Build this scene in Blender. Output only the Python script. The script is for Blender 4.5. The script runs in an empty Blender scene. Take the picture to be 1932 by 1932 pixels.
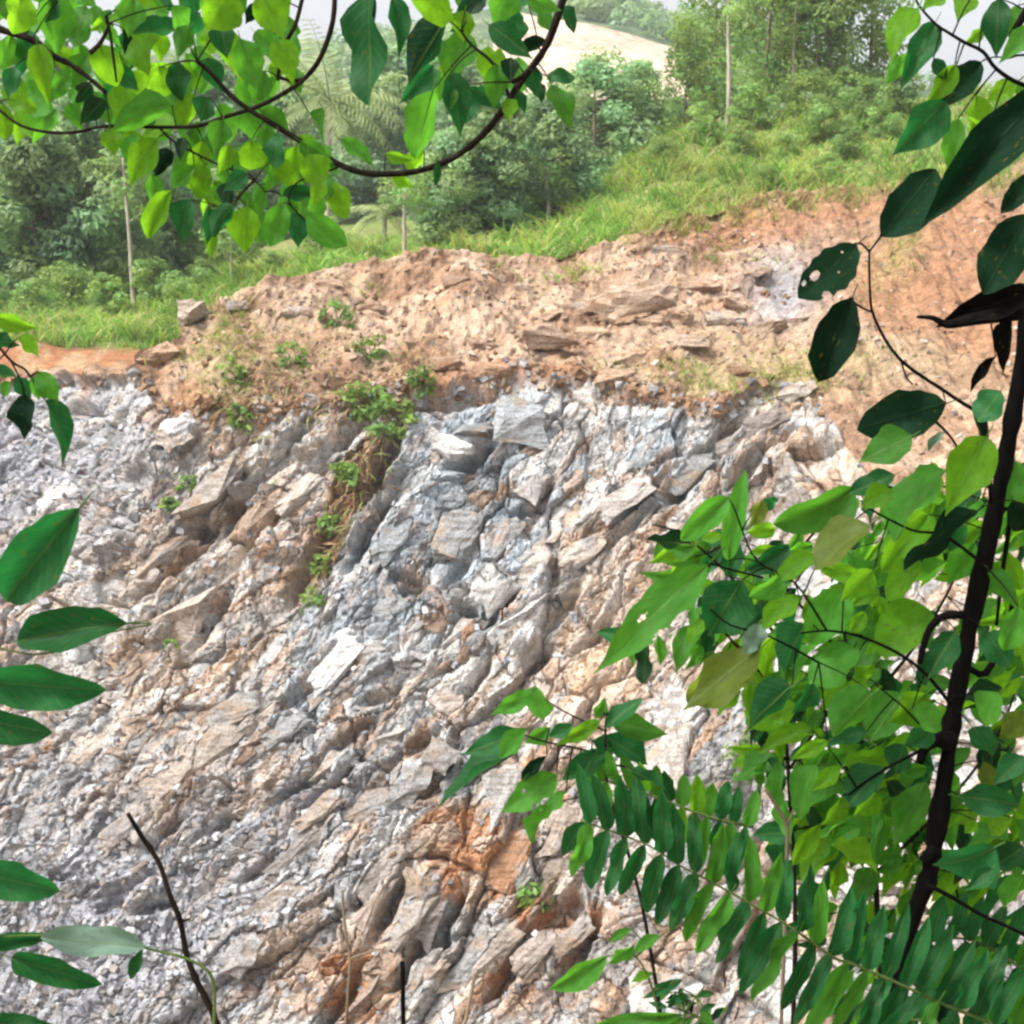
import bpy, bmesh, math, random
import numpy as np
from mathutils import Vector, Matrix, noise as mnoise

R = math.radians
rng = np.random.default_rng(7)
random.seed(7)
scene = bpy.context.scene
col = scene.collection

# ------------------------------------------------------------------ camera
FPX = 966 / math.tan(R(20))          # focal length in units of the 1932 px wide picture
PITCH = math.atan((966 - 520) / FPX)  # looking slightly down
cd = bpy.data.cameras.new('camera')
cd.sensor_fit = 'HORIZONTAL'
cd.angle = R(40)
cd.clip_start = 0.05
cd.clip_end = 3000
cam = bpy.data.objects.new('camera', cd)
cam.location = (0, 0, 0)
cam.rotation_euler = (R(90) - PITCH, 0, 0)
col.objects.link(cam)
scene.camera = cam

# ------------------------------------------------------------------ light
SUN_DIR = Vector((-0.50, -0.26, 0.83)).normalized()      # towards the sun
elev = math.asin(SUN_DIR.z)
azim = math.atan2(SUN_DIR.x, SUN_DIR.y)
world = bpy.data.worlds.new('World')
scene.world = world
world.use_nodes = True
wn = world.node_tree.nodes
wl = world.node_tree.links
sky = wn.new('ShaderNodeTexSky')
sky.sky_type = 'NISHITA'
sky.sun_disc = False
sky.sun_elevation = elev
sky.sun_rotation = azim
sky.air_density = 1.0
sky.dust_density = 6.0
sky.ozone_density = 1.0
bg = wn['Background']
bg.inputs['Strength'].default_value = 0.15
hsv = wn.new('ShaderNodeHueSaturation')      # thin white cloud: the sky's own gradient, little of its blue
hsv.inputs['Saturation'].default_value = 0.22
wl.new(sky.outputs[0], hsv.inputs['Color'])
wl.new(hsv.outputs[0], bg.inputs['Color'])
sd = bpy.data.lights.new('sun', 'SUN')
sd.energy = 1.95
sd.angle = R(11)
sd.color = (1.0, 0.97, 0.92)
so = bpy.data.objects.new('sun', sd)
so.rotation_euler = (-SUN_DIR).to_track_quat('-Z', 'Y').to_euler()
so.location = (-20, 5, 40)
col.objects.link(so)
scene.view_settings.view_transform = 'Standard'
scene.view_settings.look = 'None'
scene.view_settings.exposure = 1.05
scene.view_settings.gamma = 1.0
scene.render.engine = 'CYCLES'
scene.cycles.max_bounces = 4
scene.cycles.diffuse_bounces = 2
scene.cycles.use_adaptive_sampling = True
scene.cycles.adaptive_threshold = 0.025
scene.cycles.transmission_bounces = 3
scene.cycles.transparent_max_bounces = 4
scene.cycles.use_denoising = True
scene.cycles.filter_width = 2.6

# ------------------------------------------------------------------ geometry helpers
cp, sp = math.cos(PITCH), math.sin(PITCH)

def at(px, py, Y):
    """world point seen at picture position (px, py) at horizontal distance Y"""
    x = (px - 966) / FPX
    u = (966 - py) / FPX
    dy = cp + u * sp
    dz = -sp + u * cp
    return Vector((x * Y / dy, Y, dz * Y / dy))

def at_np(px, py, Y):
    x = (px - 966) / FPX
    u = (966 - py) / FPX
    dy = cp + u * sp
    dz = -sp + u * cp
    return np.stack([x * Y / dy, Y, dz * Y / dy], -1)

def mesh_np(name, V, F, cols=None, smooth=False):
    me = bpy.data.meshes.new(name)
    V = np.asarray(V, dtype=np.float32).reshape(-1, 3)
    F = np.asarray(F, dtype=np.int32)
    n = F.shape[1]
    me.vertices.add(len(V))
    me.vertices.foreach_set('co', V.ravel())
    me.loops.add(F.size)
    me.loops.foreach_set('vertex_index', F.ravel())
    me.polygons.add(len(F))
    me.polygons.foreach_set('loop_start', np.arange(0, F.size, n, dtype=np.int32))
    me.polygons.foreach_set('loop_total', np.full(len(F), n, dtype=np.int32))
    me.polygons.foreach_set('use_smooth', np.full(len(F), smooth, dtype=bool))
    if cols is not None:
        a = me.color_attributes.new('Col', 'FLOAT_COLOR', 'POINT')
        c4 = np.ones((len(V), 4), dtype=np.float32)
        c4[:, :3] = cols
        a.data.foreach_set('color', c4.ravel())
    me.update()
    me.validate()
    return me

def link(name, me, mat=None, parent=None, label=None, cat=None, group=None, kind=None):
    o = bpy.data.objects.new(name, me)
    col.objects.link(o)
    if mat is not None and me is not None and not me.materials:
        me.materials.append(mat)
    if parent is not None:
        o.parent = parent
    if label: o['label'] = label
    if cat: o['category'] = cat
    if group: o['group'] = group
    if kind: o['kind'] = kind
    return o

def empty(name, loc, label, cat, group=None):
    o = link(name, None, None, None, label, cat, group)
    o.location = loc
    o.empty_display_size = 0.2
    return o

def grid_faces(nr, nc):
    i = np.arange(nr - 1)[:, None] * nc + np.arange(nc - 1)[None, :]
    return np.stack([i, i + 1, i + nc + 1, i + nc], -1).reshape(-1, 4)

def tube(pts, radii, sides=8):
    """tapered tube through points -> (V, F quads)"""
    P = [Vector(p) for p in pts]
    n = len(P)
    V, F = [], []
    nrm = None
    for i in range(n):
        t = (P[min(i + 1, n - 1)] - P[max(i - 1, 0)]).normalized()
        if nrm is None:
            nrm = t.orthogonal().normalized()
        else:
            nrm = (nrm - t * nrm.dot(t)).normalized()
        b = t.cross(nrm)
        for k in range(sides):
            a = 2 * math.pi * k / sides
            V.append(P[i] + (nrm * math.cos(a) + b * math.sin(a)) * radii[i])
    for i in range(n - 1):
        for k in range(sides):
            k2 = (k + 1) % sides
            F.append((i * sides + k, i * sides + k2, (i + 1) * sides + k2, (i + 1) * sides + k))
    # caps as quads collapsing on the ring centre
    for i, flip in ((0, True), (n - 1, False)):
        c = len(V)
        V.append(P[i])
        for k in range(0, sides, 2):
            q = [c, i * sides + k, i * sides + (k + 1) % sides, i * sides + (k + 2) % sides]
            F.append(tuple(q[::-1] if flip else q))
    return V, F

def smooth_path(pts, rad, sub=4):
    """Catmull-Rom subdivision of points and radii"""
    P = [Vector(p) for p in pts]
    out, ro = [], []
    for i in range(len(P) - 1):
        p0 = P[max(i - 1, 0)]; p1 = P[i]; p2 = P[i + 1]; p3 = P[min(i + 2, len(P) - 1)]
        for s in range(sub):
            t = s / sub
            out.append(0.5 * ((2 * p1) + (p2 - p0) * t + (2 * p0 - 5 * p1 + 4 * p2 - p3) * t * t + (3 * p1 - p0 - 3 * p2 + p3) * t ** 3))
            ro.append(rad[i] * (1 - t) + rad[i + 1] * t)
    out.append(P[-1]); ro.append(rad[-1])
    return out, ro

class MB:
    def __init__(self): self.V = []; self.F = []
    def add(self, VF):
        b = len(self.V)
        self.V += [tuple(v) for v in VF[0]]
        self.F += [tuple(i + b for i in f) for f in VF[1]]
    def mesh(self, name, smooth=True):
        me = bpy.data.meshes.new(name)
        me.from_pydata(self.V, [], self.F)
        me.polygons.foreach_set('use_smooth', [smooth] * len(me.polygons))
        me.update()
        return me

# ------------------------------------------------------------------ numpy noise
_T = np.random.default_rng(11).random((256, 256))

def vnoise(x, y, seed=0):
    x = x + seed * 37.13; y = y + seed * 17.71
    xi = np.floor(x).astype(int); yi = np.floor(y).astype(int)
    fx = x - xi; fy = y - yi
    fx = fx * fx * fx * (fx * (fx * 6 - 15) + 10); fy = fy * fy * fy * (fy * (fy * 6 - 15) + 10)
    a = _T[xi & 255, yi & 255]; b = _T[(xi + 1) & 255, yi & 255]
    c = _T[xi & 255, (yi + 1) & 255]; d = _T[(xi + 1) & 255, (yi + 1) & 255]
    return (a * (1 - fx) + b * fx) * (1 - fy) + (c * (1 - fx) + d * fx) * fy

def fbm(x, y, oct=4, seed=0, gain=0.5):
    s = 0; a = 1; tot = 0
    for k in range(oct):
        s = s + a * vnoise(x * 2 ** k, y * 2 ** k, seed + k * 3); tot += a; a *= gain
    return s / tot

def voronoi(x, y, seed=0):
    """returns F1, F2, three random numbers of the nearest cell and the offset to its centre"""
    xi = np.floor(x).astype(int); yi = np.floor(y).astype(int)
    F1 = np.full(x.shape, 9.0); F2 = np.full(x.shape, 9.0)
    id1 = np.zeros(x.shape, int); id2 = np.zeros(x.shape, int)
    ox = np.zeros(x.shape); oy = np.zeros(x.shape)
    for dx in (-1, 0, 1):
        for dy in (-1, 0, 1):
            cx = xi + dx; cy = yi + dy
            jx = _T[(cx + seed * 7) & 255, (cy + seed * 13) & 255]
            jy = _T[(cx + 91 + seed * 5) & 255, (cy + 57 + seed * 3) & 255]
            ddx = x - (cx + jx); ddy = y - (cy + jy)
            d = np.hypot(ddx, ddy)
            m = d < F1
            F2 = np.where(m, F1, np.minimum(F2, d))
            F1 = np.where(m, d, F1)
            id1 = np.where(m, cx, id1); id2 = np.where(m, cy, id2)
            ox = np.where(m, ddx, ox); oy = np.where(m, ddy, oy)
    r = [_T[(id1 + 31 * k + seed) & 255, (id2 + 17 * k + 2 * seed) & 255] for k in (1, 2, 3, 4)]
    return F1, F2, r, ox, oy

def sstep(a, b, x):
    t = np.clip((x - a) / (b - a), 0, 1)
    return t * t * (3 - 2 * t)

# ------------------------------------------------------------------ materials
def new_mat(name):
    m = bpy.data.materials.new(name)
    m.use_nodes = True
    nt = m.node_tree
    b = nt.nodes['Principled BSDF']
    b.inputs['Roughness'].default_value = 0.9
    b.inputs['Specular IOR Level'].default_value = 0.08
    return m, nt, b

def N(nt, typ, **kw):
    n = nt.nodes.new(typ)
    for k, v in kw.items():
        if k.startswith('i_'):
            n.inputs[k[2:].replace('_', ' ')].default_value = v
        else:
            setattr(n, k, v)
    return n

def mixc(nt, fac, a, b, blend='MIX'):
    n = nt.nodes.new('ShaderNodeMix'); n.data_type = 'RGBA'; n.blend_type = blend
    def put(i, v):
        if hasattr(v, 'is_linked'): nt.links.new(v, n.inputs[i])
        elif isinstance(v, (int, float)): n.inputs[i].default_value = v
        else: n.inputs[i].default_value = (*v, 1)
    put(0, fac); put(6, a); put(7, b)
    return n.outputs[2]

def ramp(nt, val, stops):
    n = nt.nodes.new('ShaderNodeValToRGB')
    while len(n.color_ramp.elements) < len(stops): n.color_ramp.elements.new(0.5)
    for e, (p, c) in zip(n.color_ramp.elements, stops):
        e.position = p; e.color = (*c, 1) if not isinstance(c, (int, float)) else (c, c, c, 1)
    nt.links.new(val, n.inputs[0])
    return n.outputs[0]

def mat_ground(name, bump=0.5, scale=6.0, vary=0.35, bdist=0.06):
    """stone and soil: colour of the mineral from the Col attribute, grain and fine relief here"""
    m, nt, b = new_mat(name)
    at_ = N(nt, 'ShaderNodeVertexColor', layer_name='Col')
    tc = N(nt, 'ShaderNodeNewGeometry')
    n1 = N(nt, 'ShaderNodeTexNoise', i_Scale=scale, i_Detail=6.0, i_Roughness=0.7)
    nt.links.new(tc.outputs['Position'], n1.inputs['Vector'])
    n2 = N(nt, 'ShaderNodeTexVoronoi', i_Scale=scale * 0.6)
    nt.links.new(tc.outputs['Position'], n2.inputs['Vector'])
    g = ramp(nt, n1.outputs['Fac'], [(0.3, 1 - vary), (0.7, 1 + vary * 0.5)])
    c = mixc(nt, 1.0, at_.outputs['Color'], g, 'MULTIPLY')
    hs = N(nt, 'ShaderNodeSeparateColor')
    nt.links.new(n2.outputs['Color'], hs.inputs[0])
    g2 = ramp(nt, hs.outputs[0], [(0.0, 0.82), (1.0, 1.12)])
    c = mixc(nt, 1.0, c, g2, 'MULTIPLY')
    n5 = N(nt, 'ShaderNodeTexNoise', i_Scale=scale * 4.5, i_Detail=4.0, i_Roughness=0.75)
    nt.links.new(tc.outputs['Position'], n5.inputs['Vector'])
    c = mixc(nt, 1.0, c, ramp(nt, n5.outputs['Fac'], [(0.34, (0.46, 0.455, 0.45)), (0.50, 1.0), (0.72, 1.12)]), 'MULTIPLY')
    nt.links.new(c, b.inputs['Base Color'])
    bp = N(nt, 'ShaderNodeBump', i_Strength=bump, i_Distance=bdist)
    nt.links.new(n1.outputs['Fac'], bp.inputs['Height'])
    n3 = N(nt, 'ShaderNodeTexVoronoi', i_Scale=scale * 1.3)
    nt.links.new(tc.outputs['Position'], n3.inputs['Vector'])
    h3_ = N(nt, 'ShaderNodeSeparateColor'); nt.links.new(n3.outputs['Color'], h3_.inputs[0])
    bp2 = N(nt, 'ShaderNodeBump', i_Strength=bump * 0.7, i_Distance=bdist * 0.5)
    nt.links.new(h3_.outputs[0], bp2.inputs['Height']); nt.links.new(bp.outputs[0], bp2.inputs['Normal'])
    nt.links.new(bp2.outputs[0], b.inputs['Normal'])
    return m

def mat_stone(name, c1, c2, c3=None, scale=2.5):
    m, nt, b = new_mat(name)
    oi = N(nt, 'ShaderNodeObjectInfo')
    tc = N(nt, 'ShaderNodeNewGeometry')
    n1 = N(nt, 'ShaderNodeTexNoise', i_Scale=scale, i_Detail=7.0, i_Roughness=0.65)
    nt.links.new(tc.outputs['Position'], n1.inputs['Vector'])
    f = ramp(nt, n1.outputs['Fac'], [(0.38, 0), (0.62, 1)])
    c = mixc(nt, f, c1, c2)
    c = mixc(nt, 0.55, c, oi.outputs['Color'])
    mp0 = N(nt, 'ShaderNodeMapping'); mp0.inputs['Rotation'].default_value = (0, R(52), 0); mp0.inputs['Scale'].default_value = (0.5, 3, 7)
    nt.links.new(tc.outputs['Position'], mp0.inputs[0])
    n0 = N(nt, 'ShaderNodeTexNoise', i_Scale=1.6, i_Detail=5.0); nt.links.new(mp0.outputs[0], n0.inputs['Vector'])
    c = mixc(nt, 1.0, c, ramp(nt, n0.outputs['Fac'], [(0.32, (0.62, 0.57, 0.52)), (0.55, 1.08)]), 'MULTIPLY')
    if c3:
        n3 = N(nt, 'ShaderNodeTexNoise', i_Scale=scale * 0.5, i_Detail=4.0)
        mp = N(nt, 'ShaderNodeMapping'); mp.inputs['Location'].default_value = (4, 9, 2)
        nt.links.new(tc.outputs['Position'], mp.inputs[0]); nt.links.new(mp.outputs[0], n3.inputs['Vector'])
        c = mixc(nt, ramp(nt, n3.outputs['Fac'], [(0.52, 0), (0.66, 1)]), c, c3)
    n6 = N(nt, 'ShaderNodeTexNoise', i_Scale=13.0, i_Detail=5.0, i_Roughness=0.75)
    nt.links.new(tc.outputs['Position'], n6.inputs['Vector'])
    c = mixc(nt, 1.0, c, ramp(nt, n6.outputs['Fac'], [(0.34, (0.45, 0.42, 0.39)), (0.52, 0.95), (0.72, 1.1)]), 'MULTIPLY')
    v = ramp(nt, oi.outputs['Random'], [(0, 0.78), (1, 1.12)])
    c = mixc(nt, 1.0, c, v, 'MULTIPLY')
    nt.links.new(c, b.inputs['Base Color'])
    n2 = N(nt, 'ShaderNodeTexNoise', i_Scale=6.0, i_Detail=7.0, i_Roughness=0.7)
    nt.links.new(tc.outputs['Position'], n2.inputs['Vector'])
    bp = N(nt, 'ShaderNodeBump', i_Strength=0.9, i_Distance=0.14)
    nt.links.new(n2.outputs['Fac'], bp.inputs['Height'])
    nt.links.new(bp.outputs[0], b.inputs['Normal'])
    return m

def mat_leaf(name, refl, trans, tmix=0.5, vary=0.3, rough=0.48, veins=0.45, use_col=False, spec=0.18):
    m, nt, b = new_mat(name)
    b.inputs['Roughness'].default_value = rough
    b.inputs['Specular IOR Level'].default_value = spec
    out = nt.nodes['Material Output']
    oi = N(nt, 'ShaderNodeObjectInfo')
    k = ramp(nt, oi.outputs['Random'], [(0, 1 - vary), (1, 1 + vary)])
    cr = mixc(nt, 1.0, refl, k, 'MULTIPLY')
    ct = mixc(nt, 1.0, trans, k, 'MULTIPLY')
    if use_col:
        vc = N(nt, 'ShaderNodeVertexColor', layer_name='Col')
        cr = mixc(nt, 1.0, cr, vc.outputs['Color'], 'MULTIPLY')
        ct = mixc(nt, 1.0, ct, vc.outputs['Color'], 'MULTIPLY')
    if veins:
        tc = N(nt, 'ShaderNodeTexCoord')
        sx = N(nt, 'ShaderNodeSeparateXYZ')
        nt.links.new(tc.outputs['Object'], sx.inputs[0])
        ab = N(nt, 'ShaderNodeMath', operation='ABSOLUTE'); nt.links.new(sx.outputs[0], ab.inputs[0])
        mid = ramp(nt, ab.outputs[0], [(0.012, 1), (0.03, 0)])
        # side veins: stripes in (y - 0.5|x|)
        ma = N(nt, 'ShaderNodeMath', operation='MULTIPLY_ADD'); ma.inputs[1].default_value = -0.55
        nt.links.new(ab.outputs[0], ma.inputs[0]); nt.links.new(sx.outputs[1], ma.inputs[2])
        ms = N(nt, 'ShaderNodeMath', operation='MULTIPLY'); ms.inputs[1].default_value = 60.0
        nt.links.new(ma.outputs[0], ms.inputs[0])
        si = N(nt, 'ShaderNodeMath', operation='SINE'); nt.links.new(ms.outputs[0], si.inputs[0])
        sv = ramp(nt, si.outputs[0], [(0.80, 0), (0.98, 0.4)])
        mx = mixc(nt, 1.0, mid, sv, 'LIGHTEN')
        lf = N(nt, 'ShaderNodeMath', operation='MULTIPLY'); lf.inputs[1].default_value = veins
        nt.links.new(mx, lf.inputs[0])
        cr = mixc(nt, lf.outputs[0], cr, (0.16, 0.26, 0.06))
        ct = mixc(nt, lf.outputs[0], ct, tuple(min(1, t * 0.7) for t in trans))
        n1 = N(nt, 'ShaderNodeTexNoise', i_Scale=5.0, i_Detail=4.0)
        nt.links.new(tc.outputs['Object'], n1.inputs['Vector'])
        bl = ramp(nt, n1.outputs['Fac'], [(0.3, 0.78), (0.7, 1.15)])
        cr = mixc(nt, 1.0, cr, bl, 'MULTIPLY')
        ct = mixc(nt, 1.0, ct, bl, 'MULTIPLY')
        oj = N(nt, 'ShaderNodeVectorMath', operation='ADD'); nt.links.new(tc.outputs['Object'], oj.inputs[0])
        ov = N(nt, 'ShaderNodeCombineXYZ'); sc_ = N(nt, 'ShaderNodeMath', operation='MULTIPLY'); sc_.inputs[1].default_value = 40.0
        nt.links.new(oi.outputs['Random'], sc_.inputs[0]); nt.links.new(sc_.outputs[0], ov.inputs[0]); nt.links.new(ov.outputs[0], oj.inputs[1])
        n4 = N(nt, 'ShaderNodeTexNoise', i_Scale=9.0, i_Detail=5.0, i_Roughness=0.6); nt.links.new(oj.outputs[0], n4.inputs['Vector'])
        blem = ramp(nt, n4.outputs['Fac'], [(0.62, 0), (0.70, 0.7)])
        cr = mixc(nt, blem, cr, (0.10, 0.08, 0.02)); ct = mixc(nt, blem, ct, (0.20, 0.16, 0.02))
        rr_ = ramp(nt, n4.outputs['Fac'], [(0.3, rough * 0.75), (0.7, min(1, rough * 1.5))]); nt.links.new(rr_, b.inputs['Roughness'])
        bp = N(nt, 'ShaderNodeBump', i_Strength=0.35, i_Distance=0.004)
        nt.links.new(mx, bp.inputs['Height'])
        nt.links.new(bp.outputs[0], b.inputs['Normal'])
    nt.links.new(cr, b.inputs['Base Color'])
    tr = N(nt, 'ShaderNodeBsdfTranslucent')
    nt.links.new(ct, tr.inputs['Color'])
    mx = N(nt, 'ShaderNodeMixShader'); mx.inputs[0].default_value = tmix
    nt.links.new(b.outputs[0], mx.inputs[1]); nt.links.new(tr.outputs[0], mx.inputs[2])
    nt.links.new(mx.outputs[0], out.inputs['Surface'])
    return m

def mat_bark(name, c1, c2, scale=12):
    m, nt, b = new_mat(name)
    tc = N(nt, 'ShaderNodeNewGeometry')
    mp = N(nt, 'ShaderNodeMapping'); mp.inputs['Scale'].default_value = (1, 1, 0.25)
    nt.links.new(tc.outputs['Position'], mp.inputs[0])
    n1 = N(nt, 'ShaderNodeTexNoise', i_Scale=scale, i_Detail=6.0)
    nt.links.new(mp.outputs[0], n1.inputs['Vector'])
    c = mixc(nt, ramp(nt, n1.outputs['Fac'], [(0.35, 0), (0.65, 1)]), c1, c2)
    nt.links.new(c, b.inputs['Base Color'])
    bp = N(nt, 'ShaderNodeBump', i_Strength=0.6, i_Distance=0.25 / scale)
    nt.links.new(n1.outputs['Fac'], bp.inputs['Height'])
    nt.links.new(bp.outputs[0], b.inputs['Normal'])
    return m

M_FACE = mat_ground('quarry_rock', 0.9, 3.6, 0.5, 0.12)
M_SOIL = mat_ground('soil', 0.6, 2.2, 0.35)
M_HILL = mat_ground('hill_cover', 0.3, 0.12, 0.3)
M_GREY = mat_stone('grey_stone', (0.30, 0.305, 0.31), (0.44, 0.44, 0.435), (0.42, 0.34, 0.27))
M_BEIGE = mat_stone('beige_stone', (0.46, 0.37, 0.29), (0.55, 0.48, 0.42), (0.40, 0.39, 0.385))
M_DARK = mat_stone('dark_stone', (0.20, 0.19, 0.18), (0.36, 0.35, 0.33), (0.40, 0.30, 0.22))
M_WHITE = mat_stone('white_stone', (0.66, 0.66, 0.67), (0.78, 0.78, 0.79))
M_TANST = mat_stone('tan_stone', (0.44, 0.31, 0.22), (0.54, 0.42, 0.32), (0.30, 0.18, 0.11))
M_SLAB = mat_stone('pale_slab', (0.58, 0.45, 0.35), (0.68, 0.56, 0.46), (0.42, 0.28, 0.18))
M_RUST = mat_stone('rust_stone', (0.36, 0.19, 0.10), (0.46, 0.31, 0.20), (0.42, 0.39, 0.36))
M_GRASS = mat_leaf('grass_blades', (1, 1, 1), (1.1, 1.25, 0.7), 0.4, 0.0, 0.6, False, True, 0.1)
M_CROWN_D = mat_leaf('grey_green_foliage', (0.22, 0.335, 0.165), (0.34, 0.52, 0.20), 0.42, 0.18, 0.5, False, True, 0.3)
M_CROWN_L = mat_leaf('light_foliage', (0.18, 0.28, 0.08), (0.34, 0.50, 0.13), 0.4, 0.18, 0.5, False, True, 0.3)
M_PALM = mat_leaf('palm_foliage', (0.32, 0.38, 0.17), (0.40, 0.50, 0.2), 0.35, 0.1, 0.5, False, True, 0.3)
M_WEED = mat_leaf('weed_foliage', (0.15, 0.25, 0.06), (0.26, 0.42, 0.09), 0.4, 0.2, 0.5, False, True, 0.2)
M_BARK_PALE = mat_bark('pale_bark', (0.30, 0.26, 0.20), (0.48, 0.44, 0.36), 5)
M_BARK_BROWN = mat_bark('brown_bark', (0.12, 0.09, 0.06), (0.24, 0.19, 0.13), 6)
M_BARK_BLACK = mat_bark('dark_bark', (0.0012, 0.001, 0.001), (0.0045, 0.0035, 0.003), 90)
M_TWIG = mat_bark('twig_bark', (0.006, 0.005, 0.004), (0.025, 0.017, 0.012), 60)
M_STEM_G = mat_bark('green_stem', (0.05, 0.09, 0.02), (0.10, 0.13, 0.04), 60)
M_STRAW = mat_leaf('dry_stems', (1, 1, 1), (0.8, 0.7, 0.5), 0.2, 0.0, 0.7, False, True, 0.1)
# leaves by age; backlit glow and shade also put into the young and old colours
M_YOUNG_LIT = mat_leaf('young_lit_leaf', (0.06, 0.19, 0.008), (0.30, 0.66, 0.02), 0.6, 0.2)
M_GROWN = mat_leaf('grown_leaf', (0.042, 0.17, 0.02), (0.15, 0.48, 0.03), 0.5, 0.25)
M_OLD_SHADED = mat_leaf('old_shaded_leaf', (0.014, 0.085, 0.024), (0.02, 0.21, 0.04), 0.42, 0.25)
M_SHADELEAF = mat_leaf('shaded_leaf', (0.0045, 0.022, 0.009), (0.003, 0.03, 0.008), 0.25, 0.3, 0.7, 0.03, spec=0.08)  # near-black base colour stands in for mature leaves in canopy shade
M_UNDER = mat_leaf('leaf_underside', (0.16, 0.24, 0.19), (0.10, 0.24, 0.10), 0.35, 0.1, 0.6)
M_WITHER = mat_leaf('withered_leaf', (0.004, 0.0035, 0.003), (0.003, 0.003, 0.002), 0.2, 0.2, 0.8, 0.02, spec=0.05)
M_OLIVE = mat_leaf('olive_leaf', (0.09, 0.13, 0.02), (0.26, 0.34, 0.03), 0.5, 0.15)

# ------------------------------------------------------------------ near bank, quarry floor
def lin(xs, ys, x): return np.interp(x, xs, ys)

gx = np.concatenate([np.linspace(-400, -40, 12), np.linspace(-36, 36, 60), np.linspace(40, 400, 12)])
gy = np.concatenate([np.linspace(-60, -3, 10), np.linspace(-2, 36, 90)])
GX, GY = np.meshgrid(gx, gy)
gz = lin([-60, -3, 0, 2.2, 6, 12, 20, 26, 36], [4, -1.2, -1.7, -1.9, -6.0, -13, -20, -22.2, -22.6], GY)
gz = gz + 0.35 * (fbm(GX * 0.5, GY * 0.5, 4, 3) - 0.5) * sstep(1, 6, np.abs(GY - 0.5))
gcol = np.array([0.30, 0.24, 0.17])[None, None] * (0.7 + 0.6 * fbm(GX * 0.8, GY * 0.8, 3, 5))[..., None]
me = mesh_np('ground', np.stack([GX, GY, gz], -1), grid_faces(len(gy), len(gx)), gcol.reshape(-1, 3), True)
link('ground', me, M_SOIL, kind='structure')

# ------------------------------------------------------------------ quarry face
pxs = np.arange(-240, 2180, 3.0)
T_x = [-260, 0, 130, 240, 268, 300, 335, 350, 400, 480, 640, 850, 1000, 1100, 1250, 1350, 1450, 1650, 1932, 2250]
T_y = [705, 706, 712, 700, 672, 660, 640, 592, 572, 545, 500, 480, 481, 470, 412, 380, 364, 352, 318, 290]
Ttop = lin(T_x, T_y, pxs) + 7 * (fbm(pxs / 22, pxs * 0, 3, 2) - 0.5)
Ccols = [-300, 0, 300, 700, 1000, 1400, 1700, 1932, 2300]
Ckeys = [
    [(290, 54), (705, 50.5), (1100, 44.0), (1500, 39.2), (1932, 34.5), (2300, 31)],
    [(290, 54), (705, 50.0), (1100, 43.8), (1500, 39.0), (1932, 34.5), (2300, 31)],
    [(290, 53), (600, 49.2), (760, 45.2), (900, 43.4), (1400, 38.6), (1932, 34.0), (2300, 31)],
    [(290, 57), (500, 52.8), (700, 45.0), (760, 44.0), (1400, 37.8), (1932, 33.5), (2300, 30.5)],
    [(290, 58), (480, 54.0), (735, 44.2), (755, 43.7), (1400, 37.2), (1932, 33.0), (2300, 30)],
    [(290, 59), (480, 54.0), (725, 44.2), (780, 42.9), (1400, 35.8), (1932, 31.2), (2300, 28)],
    [(290, 60), (400, 56.0), (700, 44.6), (900, 39.2), (1400, 33.6), (1932, 29.2), (2300, 26)],
    [(290, 61), (330, 57.5), (700, 43.6), (900, 37.6), (1400, 31.6), (1932, 27.4), (2300, 25)],
    [(280, 61), (330, 57.5), (700, 43.0), (900, 36.0), (1400, 29.6), (1932, 25.6), (2300, 23.5)],
]

def face_depth(px, row):
    """horizontal distance of the undisturbed quarry face"""
    D = np.stack([np.interp(row, [k[0] for k in ks], [k[1] for k in ks]) for ks in Ckeys], 0)
    idx = np.clip(np.searchsorted(Ccols, px) - 1, 0, len(Ccols) - 2)
    c0 = np.take(np.array(Ccols, float), idx); c1 = np.take(np.array(Ccols, float), idx + 1)
    t = np.clip((px - c0) / (c1 - c0), 0, 1); t = t * t * (3 - 2 * t)
    a = np.take_along_axis(D, idx[None], 0)[0]; b = np.take_along_axis(D, (idx + 1)[None], 0)[0]
    return a * (1 - t) + b * t

NR = 560
vv = np.linspace(0, 1, NR)
PX = np.broadcast_to(pxs[None, :], (NR, len(pxs))).copy()
ROW = 2250 + (Ttop[None, :] - 2250) * vv[:, None]
base = at_np(PX, ROW, face_depth(PX, ROW))
# crest turned over backwards
NB = 10
tb = (np.arange(1, NB + 1) / NB)[:, None, None]
back = base[-1][None] + np.concatenate([np.zeros_like(tb), tb * 6.0, -0.25 * tb - 2.0 * tb ** 2], -1)
base = np.concatenate([base, back], 0)
PX = np.concatenate([PX, np.repeat(PX[-1:], NB, 0)], 0)
ROW = np.concatenate([ROW, np.repeat(ROW[-1:], NB, 0)], 0)
NRT = NR + NB
# smoothed normals
du = np.gradient(base, axis=1); dv = np.gradient(base, axis=0)
nrm = np.cross(du, dv); nrm /= np.linalg.norm(nrm, axis=-1, keepdims=True) + 1e-9
flip = np.sign((nrm * -base).sum(-1, keepdims=True)); nrm *= flip
nrm[NR:] = np.array([0, -0.3, 0.95])
bx, bz = base[..., 0], base[..., 2] * 1.22

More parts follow.
